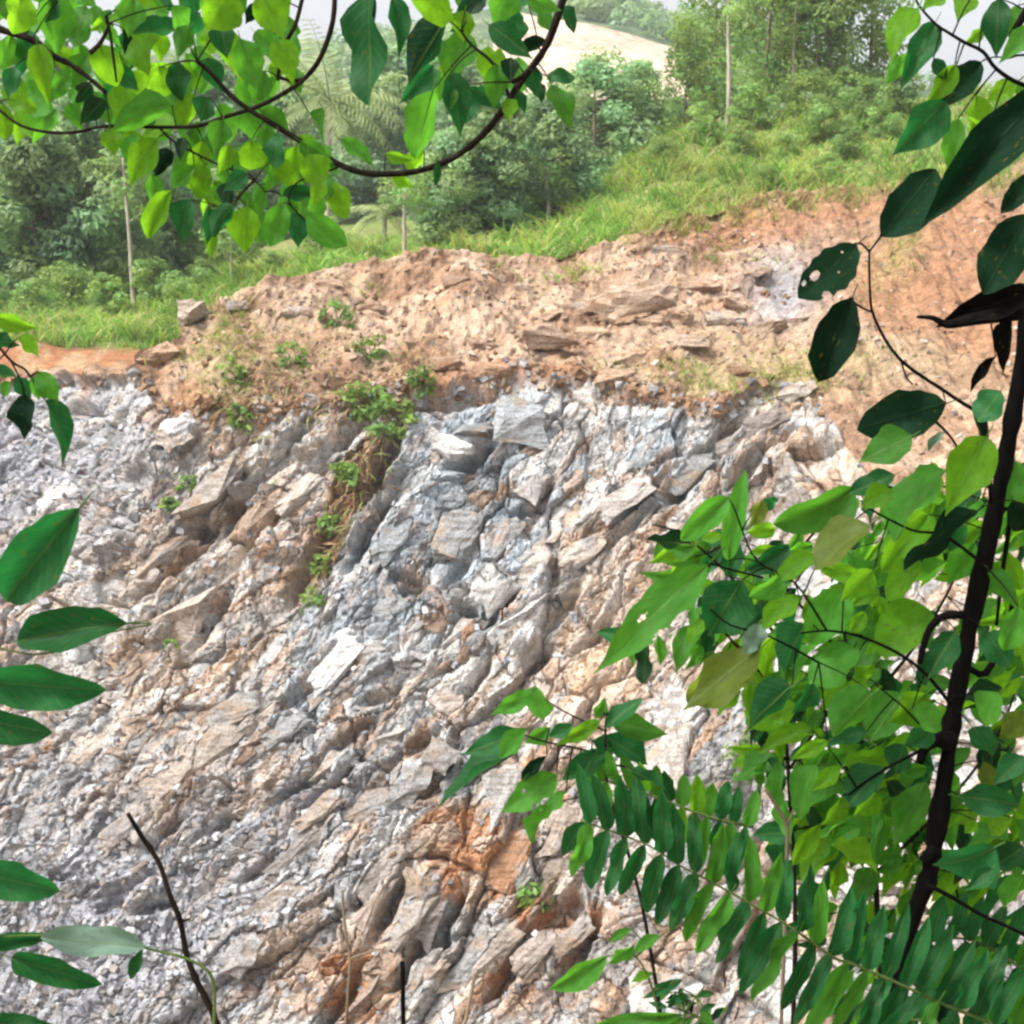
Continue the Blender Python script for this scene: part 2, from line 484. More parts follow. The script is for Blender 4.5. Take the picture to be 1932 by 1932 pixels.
# where soil lies over rock: contact line
E_x = [-260, 0, 130, 250, 290, 340, 420, 520, 600, 690, 830, 940, 1040, 1200, 1350, 1480, 1560, 1650, 1720, 1850, 2200]
E_y = [700, 712, 714, 712, 750, 800, 790, 770, 750, 745, 752, 738, 740, 748, 775, 728, 790, 900, 960, 1010, 1120]
wob = 44 * (fbm(bx * 1.1, bz * 1.1, 4, 21) - 0.5)
econt = lin(E_x, E_y, PX) + wob
earth = sstep(8, -8, ROW - econt)
A = R(52)
su = (bx * math.cos(A) + bz * math.sin(A)); sv = (-bx * math.sin(A) + bz * math.cos(A))
w1 = (fbm(bx * 0.5, bz * 0.5, 3, 31) - 0.5) * 1.6
w2 = (fbm(bx * 0.5, bz * 0.5, 3, 47) - 0.5) * 1.6
w3 = (fbm(bx * 3, bz * 3, 3, 53) - 0.5) * 0.12

def blocks(lu, lv, seed, crack=0.10):
    F1, F2, r, ox, oy = voronoi((su + w1 * 0.6 + w3) / lu, (sv + w2 * 0.6 + w3) / lv, seed)
    h = (r[0] - 0.5) + ((r[1] - 0.5) * ox + (r[2] - 0.35) * oy * 1.3) * 1.5
    gap = np.exp(-((F2 - F1) / crack) ** 2) * (r[3] > 0.35)
    return h, gap, r

h1, g1, r1 = blocks(7.5, 2.3, 1, 0.04)
h2, g2, r2 = blocks(2.1, 0.95, 2, 0.05)
h3, g3, r3 = blocks(0.85, 0.42, 3, 0.09)
h4, g4, r4 = blocks(0.36, 0.19, 4, 0.14)
streak = 1 - 2 * np.abs(fbm(su / 5.0 + w1 * 0.3, sv / 0.75 + w3, 4, 66) - 0.5) * 2
big = fbm(su / 9, sv / 3.2, 3, 61) - 0.5
rough_zone = 0.65 + 0.7 * fbm(bx * 0.25, bz * 0.25, 2, 71)
# gravelly, smoother areas of broken stone
def blob(px, py, rx, ry, ang=0):
    c, s = math.cos(R(ang)), math.sin(R(ang))
    dx = PX - px; dy = -(ROW - py)
    a = (dx * c + dy * s) / rx; b = (-dx * s + dy * c) / ry
    return np.exp(-(a * a + b * b))
gravel = np.clip(1.1 * blob(130, 1760, 340, 270) + 0.9 * blob(40, 880, 230, 190) + 0.5 * blob(520, 1560, 250, 130, 40), 0, 1)
rock_d = (0.55 * big + 0.50 * h1 + 0.34 * h2 * rough_zone + 0.16 * h3 * rough_zone + 0.075 * h4 + 0.06 * (streak - 0.5)
          + 0.05 * (fbm(bx * 5, bz * 5, 2, 63) - 0.5) - 0.20 * g1 - 0.24 * g2 * rough_zone - 0.09 * g3 - 0.05 * g4)
gravel_d = 0.4 * big + 0.25 * h1 + 0.15 * h2 + 0.16 * h3 + 0.13 * h4 - 0.10 * g3 - 0.08 * g4
rock_d = rock_d * (1 - gravel) + gravel_d * gravel
cav = np.zeros_like(rock_d)
cwx = 14 * (fbm(bx * 1.6, bz * 1.6, 3, 83) - 0.5); cwy = 14 * (fbm(bx * 1.6, bz * 1.6, 3, 84) - 0.5)
PX0, ROW0 = PX, ROW
PX, ROW = PX0 + cwx, ROW0 + cwy
for (cx, cy, crx, cry, can, cdp) in [
        (368, 992, 26, 16, 20, 1.0), (452, 935, 62, 9, 58, 0.9), (408, 1140, 58, 8, 58, 0.8), (342, 1188, 44, 8, 25, 0.6), (1022, 950, 40, 8, 65, 0.6), (1000, 968, 30, 7, 0, 0.5),
        (895, 858, 34, 12, 30, 0.9), (876, 748, 60, 9, 10, 0.9), (1270, 762, 95, 7, -4, 0.7), (880, 1160, 17, 11, 30, 0.9), (922, 1172, 16, 12, 40, 0.9), (965, 1130, 22, 9, 50, 0.7),
        (1012, 1238, 22, 14, 45, 0.8), (850, 1192, 36, 9, 48, 0.7), (588, 1050, 75, 10, 56, 0.8), (330, 1055, 80, 8, 40, 0.7), (1042, 1072, 12, 26, 10, 0.6), (950, 1838, 60, 14, 58, 1.0),
        (1062, 1722, 36, 22, 45, 0.9), (1092, 1795, 55, 12, 60, 0.9), (288, 1710, 30, 8, 10, 0.6), (190, 1705, 26, 9, 25, 0.6), (225, 1672, 44, 6, 22, 0.5), (1295, 905, 46, 10, 42, 0.8),
        (724, 870, 60, 11, 60, 0.9), (140, 765, 26, 10, 0, 0.7), (530, 850, 60, 8, 45, 0.7), (500, 985, 70, 7, 50, 0.6), (245, 895, 22, 14, 30, 0.5), (232, 962, 14, 10, 0, 0.5),
        (700, 985, 70, 10, 60, 0.9), (640, 830, 50, 12, 50, 0.8), (760, 1090, 30, 8, -20, 0.5), (780, 1110, 26, 7, 30, 0.5), (1120, 1190, 40, 7, 45, 0.6), (1060, 1150, 36, 6, 45, 0.5),
        (790, 1410, 44, 7, 30, 0.5), (660, 1390, 50, 7, 40, 0.5), (620, 1480, 60, 7, 40, 0.5), (560, 1320, 30, 8, 30, 0.5), (900, 1290, 40, 8, 50, 0.6), (310, 1580, 30, 6, 40, 0.5),
        (740, 1700, 60, 9, 65, 0.8), (840, 1750, 80, 9, 65, 0.8), (780, 1800, 60, 9, 62, 0.8), (690, 1680, 50, 8, 60, 0.6), (1000, 1690, 40, 9, 50, 0.6), (640, 1900, 60, 9, 60, 0.7),
        (1440, 850, 60, 8, 40, 0.7), (1350, 830, 60, 8, 42, 0.6), (1180, 1000, 60, 6, 45, 0.5), (1220, 930, 50, 6, 45, 0.5), (1395, 900, 40, 7, 40, 0.6), (180, 1180, 30, 8, 40, 0.4),
        (560, 1480, 40, 6, 35, 0.5), (420, 1560, 36, 6, 30, 0.4), (480, 1640, 40, 6, 35, 0.4), (170, 1440, 40, 7, 60, 0.4), (720, 1310, 30, 7, 20, 0.5), (860, 1080, 30, 9, 50, 0.5)]:
    cav = np.maximum(cav, np.clip(1.5 * blob(cx, cy, crx * 1.15, cry * 1.25, can), 0, 1) * cdp * 1.15)
PX, ROW = PX0, ROW0
rock_d = rock_d * (0.45 + 0.55 * sstep(5, 60, ROW - econt)) - cav
# a jagged step where the blue grey dyke stands out, and gullies
F1, F2, r, ox, oy = voronoi(bx / 0.55 + w3, bz / 0.40, 9)
clod = (r[0] - 0.4) * 0.08 * np.clip(1 - F1 * 1.2, 0, 1) * 2
F1b, F2b, rb, _, _ = voronoi(bx / 1.5 + w1 * 0.4, bz / 0.8, 10)
F1c, F2c, rc, _, _ = voronoi(bx / 0.26 + w3, bz / 0.2, 12)
earth_d = (1.5 * (fbm(bx / 3.4, bz / 2.0, 4, 81) - 0.5) + 0.55 * (fbm(bx / 0.6, bz / 0.45, 3, 82) - 0.5) + clod
           + 0.28 * (rb[0] - 0.4) * np.clip(1.1 - F1b * 1.3, 0, 1) + 0.12 * (rc[0] - 0.4) * np.clip(1 - F1c, 0, 1))
# rills down the soil slopes at the right
rill = np.clip(sstep(1420, 1560, PX), 0, 1)
earth_d = earth_d * (1 - 0.45 * rill) + rill * (0.10 * (fbm(bx / 0.35, bz / 0.3, 3, 93) - 0.5) + 0.12 * (rb[0] - 0.4) * np.clip(1.1 - F1b * 1.3, 0, 1)) + rill * 0.75 * (fbm(bx / 0.9 + w1 * 0.5, bz / 3.0 + w2 * 0.3, 4, 91) - 0.5)
lip = np.exp(-((ROW - econt + 10) / 16.0) ** 2) * 0.14          # soil overhangs the rock a little
lip = lip - np.exp(-((ROW - econt - 14) / 14.0) ** 2) * 0.25 * sstep(0.40, 0.52, fbm(bx / 1.6, bz * 0.3, 2, 95))
disp = rock_d * (1 - earth) + earth_d * earth + lip * sstep(1500, 1300, PX)
fade = np.ones(NRT); fade[NR:] = np.linspace(1, 0.2, NB)
pos = base + nrm * (disp * fade[:, None])[..., None]

# mineral colours
def mixa(c, m, new):
    return c * (1 - m[..., None]) + np.array(new)[None, None] * m[..., None]
GREY = (0.40, 0.40, 0.395); PALE = (0.58, 0.565, 0.54); LILAC = (0.345, 0.355, 0.39); BEIGE = (0.47, 0.38, 0.31)
TAN = (0.37, 0.245, 0.16); RUST = (0.39, 0.185, 0.085); DARKS = (0.17, 0.165, 0.16); RED = (0.31, 0.165, 0.092); BLUEG = (0.36, 0.40, 0.43)
sn = fbm(su / 3.0 + w1, sv / 0.55, 4, 101)
sn2 = fbm(su / 1.6, sv / 0.35, 4, 111)
C = np.broadcast_to(np.array(GREY), PX.shape + (3,)).copy()
cool = np.clip(1.4 * blob(900, 900, 200, 190) + 1.3 * blob(720, 1080, 110, 230, -30) + 0.9 * blob(880, 1120, 130, 110) + 0.8 * blob(1240, 830, 110, 80) + 0.7 * blob(900, 1450, 120, 110) + 0.7 * blob(370, 1130, 90, 60, 50)
               + 0.6 * blob(470, 1380, 90, 70) + 0.8 * blob(1270, 1400, 110, 140) + 0.6 * blob(820, 1800, 140, 120) + 0.5 * blob(590, 1330, 80, 80), 0, 1)
warm = np.clip(0.36 + 0.7 * blob(1170, 1180, 170, 240) + 0.55 * blob(1080, 1500, 260, 190, 40) + 0.5 * blob(420, 1430, 260, 170, 50)
               + 0.35 * blob(420, 1000, 210, 200, 45) + 0.6 * blob(1650, 950, 200, 150) - 0.5 * gravel - 0.55 * blob(880, 920, 160, 130)
               - 0.45 * blob(680, 1080, 90, 210, -30) - 0.2 * blob(1320, 850, 130, 90), 0, 1)
C = mixa(C, sstep(0.60, 0.40, sn - 0.45 * (warm - 0.45)) * 0.8 * np.clip(warm * 1.6 - 0.8 * cool, 0, 1), BEIGE)
C = mixa(C, cool * 0.92 * sstep(0.22, 0.42, fbm(su / 2.5, sv / 0.6, 3, 107) + 0.3 * cool), BLUEG)
C = mixa(C, sstep(0.58, 0.68, sn2) * 0.8, PALE)
C = mixa(C, (r2[2] > 0.86) * 0.55 * (1 - gravel), DARKS)
C = mixa(C, (r3[2] > 0.90) * 0.6, DARKS)
C = mixa(C, (r2[1] > 0.86) * 0.6, PALE)
C = mixa(C, (r3[1] < 0.10) * 0.7, TAN)
C = mixa(C, np.clip(gravel, 0, 1) * 0.9, LILAC)
C = mixa(C, np.clip(blob(690, 1060, 70, 220, -30) + 0.8 * blob(1240, 830, 60, 70, 60) + 0.5 * blob(560, 1180, 60, 60), 0, 1) * 0.7, BLUEG)
C = mixa(C, np.clip(blob(1110, 1270, 100, 60, 40) + 0.7 * blob(1200, 1200, 70, 120), 0, 1) * 0.75 * sstep(0.35, 0.6, sn2 + 0.12), (0.62, 0.43, 0.29))
white = np.clip(1.3 * blob(635, 1245, 95, 26, 52) + 1.1 * blob(1000, 1180, 75, 20, 60) + blob(860, 840, 34, 24) + 0.8 * blob(335, 812, 36, 30) + 0.8 * blob(120, 930, 50, 24) + 0.6 * blob(1180, 920, 60, 20, 40) + 0.6 * blob(760, 1560, 90, 30, 50), 0, 1)
C = mixa(C, sstep(0.35, 0.7, white + 0.5 * (sn2 - 0.5)) * 0.85, (0.74, 0.74, 0.74))
rz = np.clip(1.3 * blob(870, 1590, 75, 58, -20) + blob(905, 1660, 60, 40) + blob(700, 1800, 80, 60, 60) + 0.9 * blob(610, 1850, 60, 120, 60)
             + 0.8 * blob(1110, 1745, 70, 40) + 0.6 * blob(1000, 1720, 50, 40) + 0.45 * blob(330, 1240, 40, 20, 60) + 0.5 * blob(960, 1860, 80, 60), 0, 1)
C = mixa(C, sstep(0.22, 0.62, rz + 0.8 * (fbm(su / 1.6, sv / 0.45, 4, 121) - 0.45)) * 0.9, RUST)
C = mixa(C, (rz > 0.2) * (r3[0] > 0.62) * 0.8, BEIGE)
sr = sstep(0.64, 0.72, fbm(su / 1.3, sv / 0.4, 4, 131)) * (0.25 + 0.6 * warm) * (1 - gravel)
C = mixa(C, sr * 0.8, (0.50, 0.27, 0.13))
C = mixa(C, sstep(0.60, 0.68, fbm(su / 2.0, sv / 0.22, 4, 161)) * 0.85 * np.clip(0.35 + warm - 0.4 * cool, 0, 1), (0.27, 0.19, 0.13))
C = mixa(C, sstep(0.62, 0.70, fbm(su / 1.2, sv / 0.16, 4, 171)) * 0.7 * np.clip(0.4 + warm - 0.5 * cool, 0, 1), (0.58, 0.48, 0.39))
# soil and loose earth
en = fbm(bx / 1.3, bz / 0.9, 5, 141)
EC = np.broadcast_to(np.array(TAN), PX.shape + (3,)).copy()
EC = mixa(EC, sstep(0.45, 0.62, en) * 0.7, (0.46, 0.34, 0.25))
EC = mixa(EC, sstep(0.48, 0.36, en) * 0.7, (0.25, 0.15, 0.095))
redz = np.clip(1.2 * blob(1830, 480, 150, 140) + 0.9 * blob(1700, 560, 120, 80) + 1.3 * blob(1440, 410, 240, 50, 8) + 0.8 * blob(1900, 640, 90, 80)
               + 1.3 * blob(840, 728, 90, 26) + 1.3 * blob(1040, 728, 110, 20) + 1.2 * blob(1290, 755, 120, 16) + 0.7 * blob(360, 760, 60, 60), 0, 1)
EC = mixa(EC, sstep(0.3, 0.75, redz + 0.7 * (en - 0.5)) * 0.9, RED)
ochre = np.clip(blob(1700, 690, 160, 60) + blob(1380, 650, 130, 60) + 0.8 * blob(500, 680, 170, 60, 35), 0, 1)
EC = mixa(EC, ochre * 0.6, (0.35, 0.25, 0.15))
EC = mixa(EC, np.clip(blob(1480, 540, 70, 70, 70), 0, 1) * 0.9, (0.30, 0.30, 0.315))
C = mixa(C, earth, (0, 0, 0)) + EC * earth[..., None]
C = mixa(C, np.clip(1.3 * blob(655, 920, 42, 230, -30), 0, 1) * sstep(0.30, 0.5, sn2 + 0.12) * 0.9, (0.27, 0.165, 0.09))
# thin green film where grass has taken hold
grassm = np.clip(2.2 * blob(1430, 722, 120, 24) + 0.7 * blob(1250, 705, 100, 16) + 0.5 * blob(1560, 690, 120, 30) + 0.75 * blob(420, 660, 70, 70, 40)
                 + 1.2 * sstep(48, 5, ROW - Ttop[None, :]) * sstep(1120, 1300, PX) + 0.9 * blob(1700, 470, 70, 40, 60), 0, 1)
C = mixa(C, np.clip(grassm * sstep(0.3, 0.6, en + 0.1), 0, 1) * 0.35, (0.30, 0.30, 0.11))
C *= (1.06 + 0.16 * fbm(bx * 0.4, bz * 0.4, 2, 151))[..., None]
face_me = mesh_np('rock_face', pos, grid_faces(NRT, len(pxs)), C.reshape(-1, 3), False)
face = link('rock_face', face_me, M_FACE, kind='structure')

def on_face(px, py):
    """position and normal of the built face at picture column px, row py"""
    j = int(round((px - pxs[0]) / 3.0)); j = min(max(j, 1), len(pxs) - 2)
    i = int(round((py - 2250) / (Ttop[j] - 2250) * (NR - 1))); i = min(max(i, 1), NR - 2)
    return Vector(pos[i, j]), Vector(nrm[i, j]), i, j

# ------------------------------------------------------------------ stones
def stone_mesh(name, k, flat=1.0, npts=16):
    rr = random.Random(k)
    bm = bmesh.new()
    for _ in range(npts):
        v = Vector((rr.uniform(-1, 1), rr.uniform(-1, 1), rr.uniform(-1, 1)))
        m = max(abs(v.x), abs(v.y), abs(v.z))
        v = v / m * rr.uniform(0.8, 1.0)
        v = v * (0.75 + 0.25 / max(v.length, 1))
        bm.verts.new((v.x, v.y * flat, v.z * flat))
    r_ = bmesh.ops.convex_hull(bm, input=bm.verts)
    loose = [v for v in bm.verts if not v.link_faces]
    bmesh.ops.delete(bm, geom=loose, context='VERTS')
    bmesh.ops.subdivide_edges(bm, edges=list(bm.edges), cuts=3, use_grid_fill=True)
    bmesh.ops.triangulate(bm, faces=bm.faces)
    # chips
    for v in bm.verts:
        o_ = Vector((k * 3.1, 0, 0))
        d = mnoise.noise(v.co * 1.5 + o_) * 0.32 + mnoise.noise(v.co * 3.6 + o_) * 0.16 + 0.16 * abs(mnoise.noise(Vector((v.co.x * 1.2, v.co.y * 5, v.co.z * 5)) + o_)) - 0.06
        v.co *= 1 + d
    me = bpy.data.meshes.new(name)
    bm.to_mesh(me); bm.free()
    return me

def strata_matrix(n, roll_deg=0, tilt=0):
    """x along the strata (up to the right on the face), z out of the face"""
    t = Vector((math.cos(R(52 + roll_deg)), 0, math.sin(R(52 + roll_deg))))
    t = (t - n * t.dot(n)).normalized()
    b = n.cross(t).normalized()
    m = Matrix((t, b, n)).transposed()
    return m @ Matrix.Rotation(R(tilt), 3, 'X')

def place_stone(name, me, px, py, sx, sy, sz, roll=0, tilt=0, sink=0.25, mat=None, parent=None, **kw):
    p, n, _, _ = on_face(px, py)
    o = link(name, me, None, parent, **kw)
    if mat is not None:
        if not me.materials: me.materials.append(mat)
        o.material_slots[0].link = 'OBJECT'
        o.material_slots[0].material = mat
    _, _, i_, j_ = on_face(px, py)
    o.color = (*[float(v) for v in (C[i_, j_] if mat is not M_WHITE else (0.75, 0.75, 0.75))], 1)
    m = strata_matrix(n, roll, tilt).to_4x4()
    o.matrix_world = Matrix.Translation(p + n * (sz * (0.5 - sink))) @ m @ Matrix.Diagonal((sx / 2, sy / 2, sz / 2, 1))
    return o

stones = [stone_mesh('stone_shape', 100 + k, 1.0, 12 + k % 5) for k in range(12)]
S60 = 1 / 62.0     # metres per picture unit at the face, roughly
# hand placed ledges and blocks (px, py, length px, width px, depth px, roll, material)
HAND = [
    (300, 1035, 130, 62, 60, 0, M_BEIGE), (355, 1140, 140, 95, 70, 5, M_GREY), (250, 1090, 90, 50, 40, 8, M_BEIGE),
    (200, 870, 60, 40, 40, 0, M_GREY), (330, 830, 60, 55, 40, 0, M_BEIGE), (230, 950, 60, 35, 40, 0, M_GREY),
    (530, 840, 120, 40, 40, 4, M_DARK), (480, 960, 130, 46, 40, 2, M_BEIGE), (560, 930, 100, 40, 36, 8, M_GREY),
    (980, 800, 110, 100, 60, 40, M_GREY), (1000, 930, 78, 62, 40, 20, M_BEIGE), (905, 860, 80, 70, 40, 10, M_GREY),
    (1110, 760, 80, 60, 50, 50, M_GREY), (1240, 800, 110, 60, 40, 20, M_GREY), (1300, 880, 110, 50, 45, -10, M_DARK),
    (1400, 830, 120, 44, 40, -10, M_DARK), (1440, 790, 100, 40, 40, -12, M_GREY), (1500, 745, 90, 36, 30, -14, M_GREY),
    (860, 1010, 110, 90, 50, 30, M_GREY), (950, 1020, 100, 46, 36, 10, M_GREY), (740, 1010, 120, 60, 50, 20, M_GREY),
    (1010, 1060, 120, 60, 50, 10, M_BEIGE), (930, 1120, 100, 70, 40, 0, M_BEIGE), (720, 1150, 80, 60, 40, 10, M_DARK),
    (870, 1190, 100, 40, 40, -6, M_GREY), (980, 1170, 150, 45, 40, 0, M_WHITE), (700, 1235, 60, 40, 36, -10, M_DARK),
    (1100, 1050, 110, 46, 40, -5, M_BEIGE), (1180, 950, 130, 56, 45, -5, M_BEIGE), (1060, 1160, 90, 40, 40, 0, M_BEIGE),
    (440, 1340, 110, 60, 40, -10, M_GREY), (400, 1400, 120, 80, 50, 0, M_DARK), (540, 1380, 90, 50, 40, 5, M_GREY),
    (330, 1460, 140, 60, 40, 0, M_BEIGE), (600, 1310, 80, 40, 30, 0, M_GREY), (500, 1270, 90, 50, 40, 4, M_RUST),
    (620, 1440, 100, 46, 40, -10, M_BEIGE), (740, 1380, 110, 44, 40, -8, M_BEIGE), (690, 1520, 120, 50, 40, -5, M_BEIGE),
    (850, 1330, 56, 60, 44, 20, M_GREY), (830, 1430, 60, 70, 40, 20, M_GREY), (780, 1480, 140, 60, 40, 0, M_GREY),
    (720, 1640, 150, 50, 50, 12, M_GREY), (790, 1670, 60, 80, 60, 20, M_DARK), (770, 1740, 120, 60, 50, 20, M_BEIGE),
    (820, 1720, 140, 36, 46, 22, M_GREY), (700, 1720, 150, 46, 50, 16, M_GREY), (870, 1830, 180, 50, 55, 15, M_GREY),
    (790, 1850, 160, 54, 55, 18, M_GREY), (680, 1880, 170, 50, 50, 14, M_GREY), (940, 1790, 130, 44, 50, 8, M_GREY),
    (1010, 1800, 120, 50, 60, 6, M_GREY), (1080, 1770, 110, 44, 50, 0, M_DARK), (1050, 1640, 100, 60, 40, 10, M_GREY),
    (960, 1620, 140, 80, 50, 30, M_RUST), (1060, 1560, 120, 60, 44, 14, M_BEIGE), (1170, 1800, 120, 70, 50, 0, M_GREY),
    (1280, 1350, 130, 90, 50, 40, M_GREY), (1260, 1440, 150, 100, 50, 40, M_GREY), (1330, 1260, 120, 50, 40, 30, M_BEIGE),
    (950, 1500, 150, 110, 60, 20, M_GREY), (150, 1480, 120, 60, 36, 0, M_BEIGE), (60, 1560, 90, 60, 36, 0, M_GREY),
    (170, 1400, 110, 40, 36, 0, M_BEIGE), (230, 1560, 120, 50, 40, 0, M_BEIGE), (460, 1810, 110, 60, 40, 0, M_DARK),
    (520, 1700, 160, 50, 40, -8, M_BEIGE), (560, 1600, 140, 46, 36, -10, M_GREY), (600, 1530, 100, 40, 36, 0, M_BEIGE),
]
for k, (px, py, L, W, D, roll, mt) in enumerate(HAND):
    s = face_depth(np.array([[float(px)]]), np.array([[float(py)]]))[0, 0] / FPX
    place_stone('rock', stones[k % 12], px, py, L * s * 1.15, W * s * 1.1, D * s * 1.05, roll, random.uniform(-14, 14), 0.62, mt, face)
# scattered ledge blocks over the rest of the rock
for k, (px, py, L, W, D, roll) in enumerate([(1090, 585, 80, 34, 30, -30), (1160, 555, 90, 30, 30, -20), (1240, 535, 70, 36, 30, -40), (1320, 525, 100, 34, 34, -55), (1365, 600, 80, 46, 36, -10),
        (1450, 630, 90, 40, 34, 0), (1120, 640, 80, 30, 28, -34), (900, 655, 70, 30, 30, -30), (1300, 665, 90, 40, 36, -40), (1190, 690, 80, 34, 30, -45), (860, 560, 60, 28, 24, -30), (700, 565, 60, 30, 24, -40),
        (980, 545, 70, 26, 24, -40), (1040, 610, 60, 30, 26, -20), (780, 640, 60, 34, 30, -20), (1400, 700, 70, 34, 30, -40), (560, 600, 60, 30, 26, -30), (1500, 600, 80, 40, 34, 10), (930, 720, 90, 34, 30, -45), (1230, 620, 60, 50, 44, 20),
        (450, 590, 50, 26, 24, -30), (1160, 735, 90, 30, 28, -48), (840, 705, 70, 34, 30, -40), (620, 540, 60, 26, 22, -44), (1260, 480, 70, 30, 26, -50), (1420, 520, 80, 30, 28, -20)]):
    s = on_face(px, py)[0].y / FPX
    place_stone('rock', stones[(k * 5) % 12], px, py, L * s, W * s, D * s, roll, (k * 37) % 30 - 15, 0.40, M_TANST if k % 4 else M_BEIGE, face)
cnt = 0
rs = random.Random(5)
while cnt < 130:
    px, py = rs.uniform(-60, 1750), rs.uniform(740, 1990)
    p, n, i, j = on_face(px, py)
    if earth[i, j] > 0.2: continue
    gr = gravel[i, j]
    s = p.y / FPX
    L = rs.uniform(26, 72) * (0.55 if gr > 0.5 else 1)
    if rz[i, j] > 0.3: mt = rs.choice([M_RUST, M_GREY, M_BEIGE])
    elif gr > 0.4: mt = rs.choice([M_GREY, M_GREY, M_DARK])
    elif warm[i, j] > 0.6: mt = rs.choice([M_BEIGE, M_BEIGE, M_GREY, M_TANST])
    else: mt = rs.choice([M_GREY, M_GREY, M_BEIGE, M_DARK, M_GREY])
    place_stone('rock', stones[rs.randrange(12)], px, py, L * s, L * s * rs.uniform(0.25, 0.45), L * s * rs.uniform(0.22, 0.4),
                rs.gauss(0, 16), rs.uniform(-25, 25), rs.uniform(0.45, 0.6), mt, face)
    cnt += 1

# single boulders and slabs that lie loose on the face and the mound
B = [
    ('boulder', 405, 925, 190, 74, 66, 6, -10, 0.30, M_DARK, 'long dark grey boulder jutting from the rock with a black hollow beneath', 'boulder'),
    ('boulder', 893, 812, 76, 46, 50, 120, 0, 0.15, M_DARK, 'small rounded dark boulder perched above the white cut stone block', 'boulder'),
    ('stone_block', 853, 842, 92, 56, 60, -95, 0, 0.25, M_WHITE, 'bright white cut stone block below the hanging weeds', 'stone'),
    ('stone_slab', 1195, 605, 200, 74, 84, -16, 18, 0.05, M_SLAB, 'large flat tan slab tilted on top of the earth mound', 'stone'),
    ('stone_slab', 1040, 678, 120, 46, 56, -28, 12, 0.05, M_SLAB, 'smaller pale tan slab lying just above the rock edge', 'stone'),
    ('boulder', 370, 605, 60, 62, 70, 40, 0, 0.30, M_GREY, 'pale grey boulder at the outer end of the mound crest', 'boulder'),
    ('boulder', 305, 668, 90, 46, 50, -30, 0, 0.35, M_TANST, 'peach coloured boulder below the mound end beside the red bank', 'boulder'),
    ('boulder', 640, 1245, 165, 58, 40, 6, 8, 0.40, M_WHITE, 'long bright white quartz boulder in the middle of the face', 'boulder'),
    ('boulder', 335, 812, 76, 66, 50, 10, 0, 0.3, M_WHITE, 'white boulder near the upper edge of the grey scree', 'boulder'),
    ('boulder', 118, 935, 96, 44, 36, -20, 0, 0.4, M_WHITE, 'white boulder in lilac grey scree above the big oval leaf', 'boulder'),
    ('boulder', 1280, 610, 70, 44, 50, -50, 0, 0.25, M_TANST, 'brownish boulder at the lower end of the large tan slab', 'boulder'),
    ('boulder', 1390, 560, 66, 34, 40, -70, 0, 0.3, M_TANST, 'small brown boulder on the mound left of the grey outcrop', 'boulder'),
]
for k, (nm, px, py, L, W, D, roll, tilt, sink, mt, lab, cat) in enumerate(B):
    s = on_face(px, py)[0].y / FPX
    me = stone_mesh('boulder_shape', 300 + k, 1.0, 13)
    place_stone(nm, me, px, py, L * s, W * s, D * s, roll, tilt, sink, mt, None, label=lab, cat=cat, group='loose boulders and slabs on the quarry face')

# rubble: thousands of small broken pieces
def rubble(name, count, picker, smin, smax, colours, label, cat, seed):
    r_ = np.random.default_rng(seed)
    oct_v = np.array([(x, y, z) for x in (-1, 1) for y in (-1, 1) for z in (-1, 1)], float) * 0.62
    oct_f = np.array([(0, 1, 3, 2), (4, 6, 7, 5), (0, 4, 5, 1), (2, 3, 7, 6), (0, 2, 6, 4), (1, 5, 7, 3)])
    ii, jj = picker(r_, count)
    n = len(ii)
    P = pos[ii, jj]; NN = nrm[ii, jj]
    s = smin + (smax - smin) * r_.random(n) ** 2.2
    q = r_.normal(size=(n, 3, 3)); Q, _ = np.linalg.qr(q)
    vs = oct_v[None] * (0.55 + 0.6 * r_.random((n, 8, 3))) * (s[:, None, None] * (0.55 + 0.7 * r_.random((n, 1, 3))))
    vs = np.einsum('nij,nkj->nki', Q, vs) + (P + NN * (s * 0.05)[:, None])[:, None]
    F = (oct_f[None] + (np.arange(n) * 8)[:, None, None]).reshape(-1, 4)
    cc = np.array(colours)[r_.integers(0, len(colours), n)] * (0.8 + 0.4 * r_.random((n, 1)))
    me = mesh_np(name, vs.reshape(-1, 3), F, np.repeat(cc, 8, 0), False)
    return link(name, me, M_FACE, None, label, cat, None, 'stuff')

def pick_rock(r_, count):
    i = r_.integers(20, NR - 4, count * 3); j = r_.integers(5, len(pxs) - 5, count * 3)
    w = (1 - earth[i, j]) * (0.12 + 0.9 * gravel[i, j])
    k = r_.random(count * 3) < w
    return i[k][:count], j[k][:count]

def pick_earth(r_, count):
    i = r_.integers(NR // 2, NR - 3, count * 4); j = r_.integers(5, len(pxs) - 5, count * 4)
    w = earth[i, j] * (0.9 - 0.4 * rill[i, j]) * (1 - 0.6 * grassm[i, j])
    k = r_.random(count * 4) < w
    return i[k][:count], j[k][:count]

rubble('rubble', 6500, pick_rock, 0.03, 0.19, [(0.42, 0.43, 0.46), (0.35, 0.36, 0.39), (0.55, 0.55, 0.56), (0.46, 0.41, 0.37), (0.22, 0.22, 0.23)],
       'grey broken stone lying all over the quarry face', 'rubble', 3)
rubble('dirt', 3200, pick_earth, 0.03, 0.20, [(0.42, 0.30, 0.22), (0.36, 0.24, 0.16), (0.50, 0.40, 0.32), (0.28, 0.17, 0.10)],
       'tan clods and stones scattered over the earth mound', 'rubble', 4)

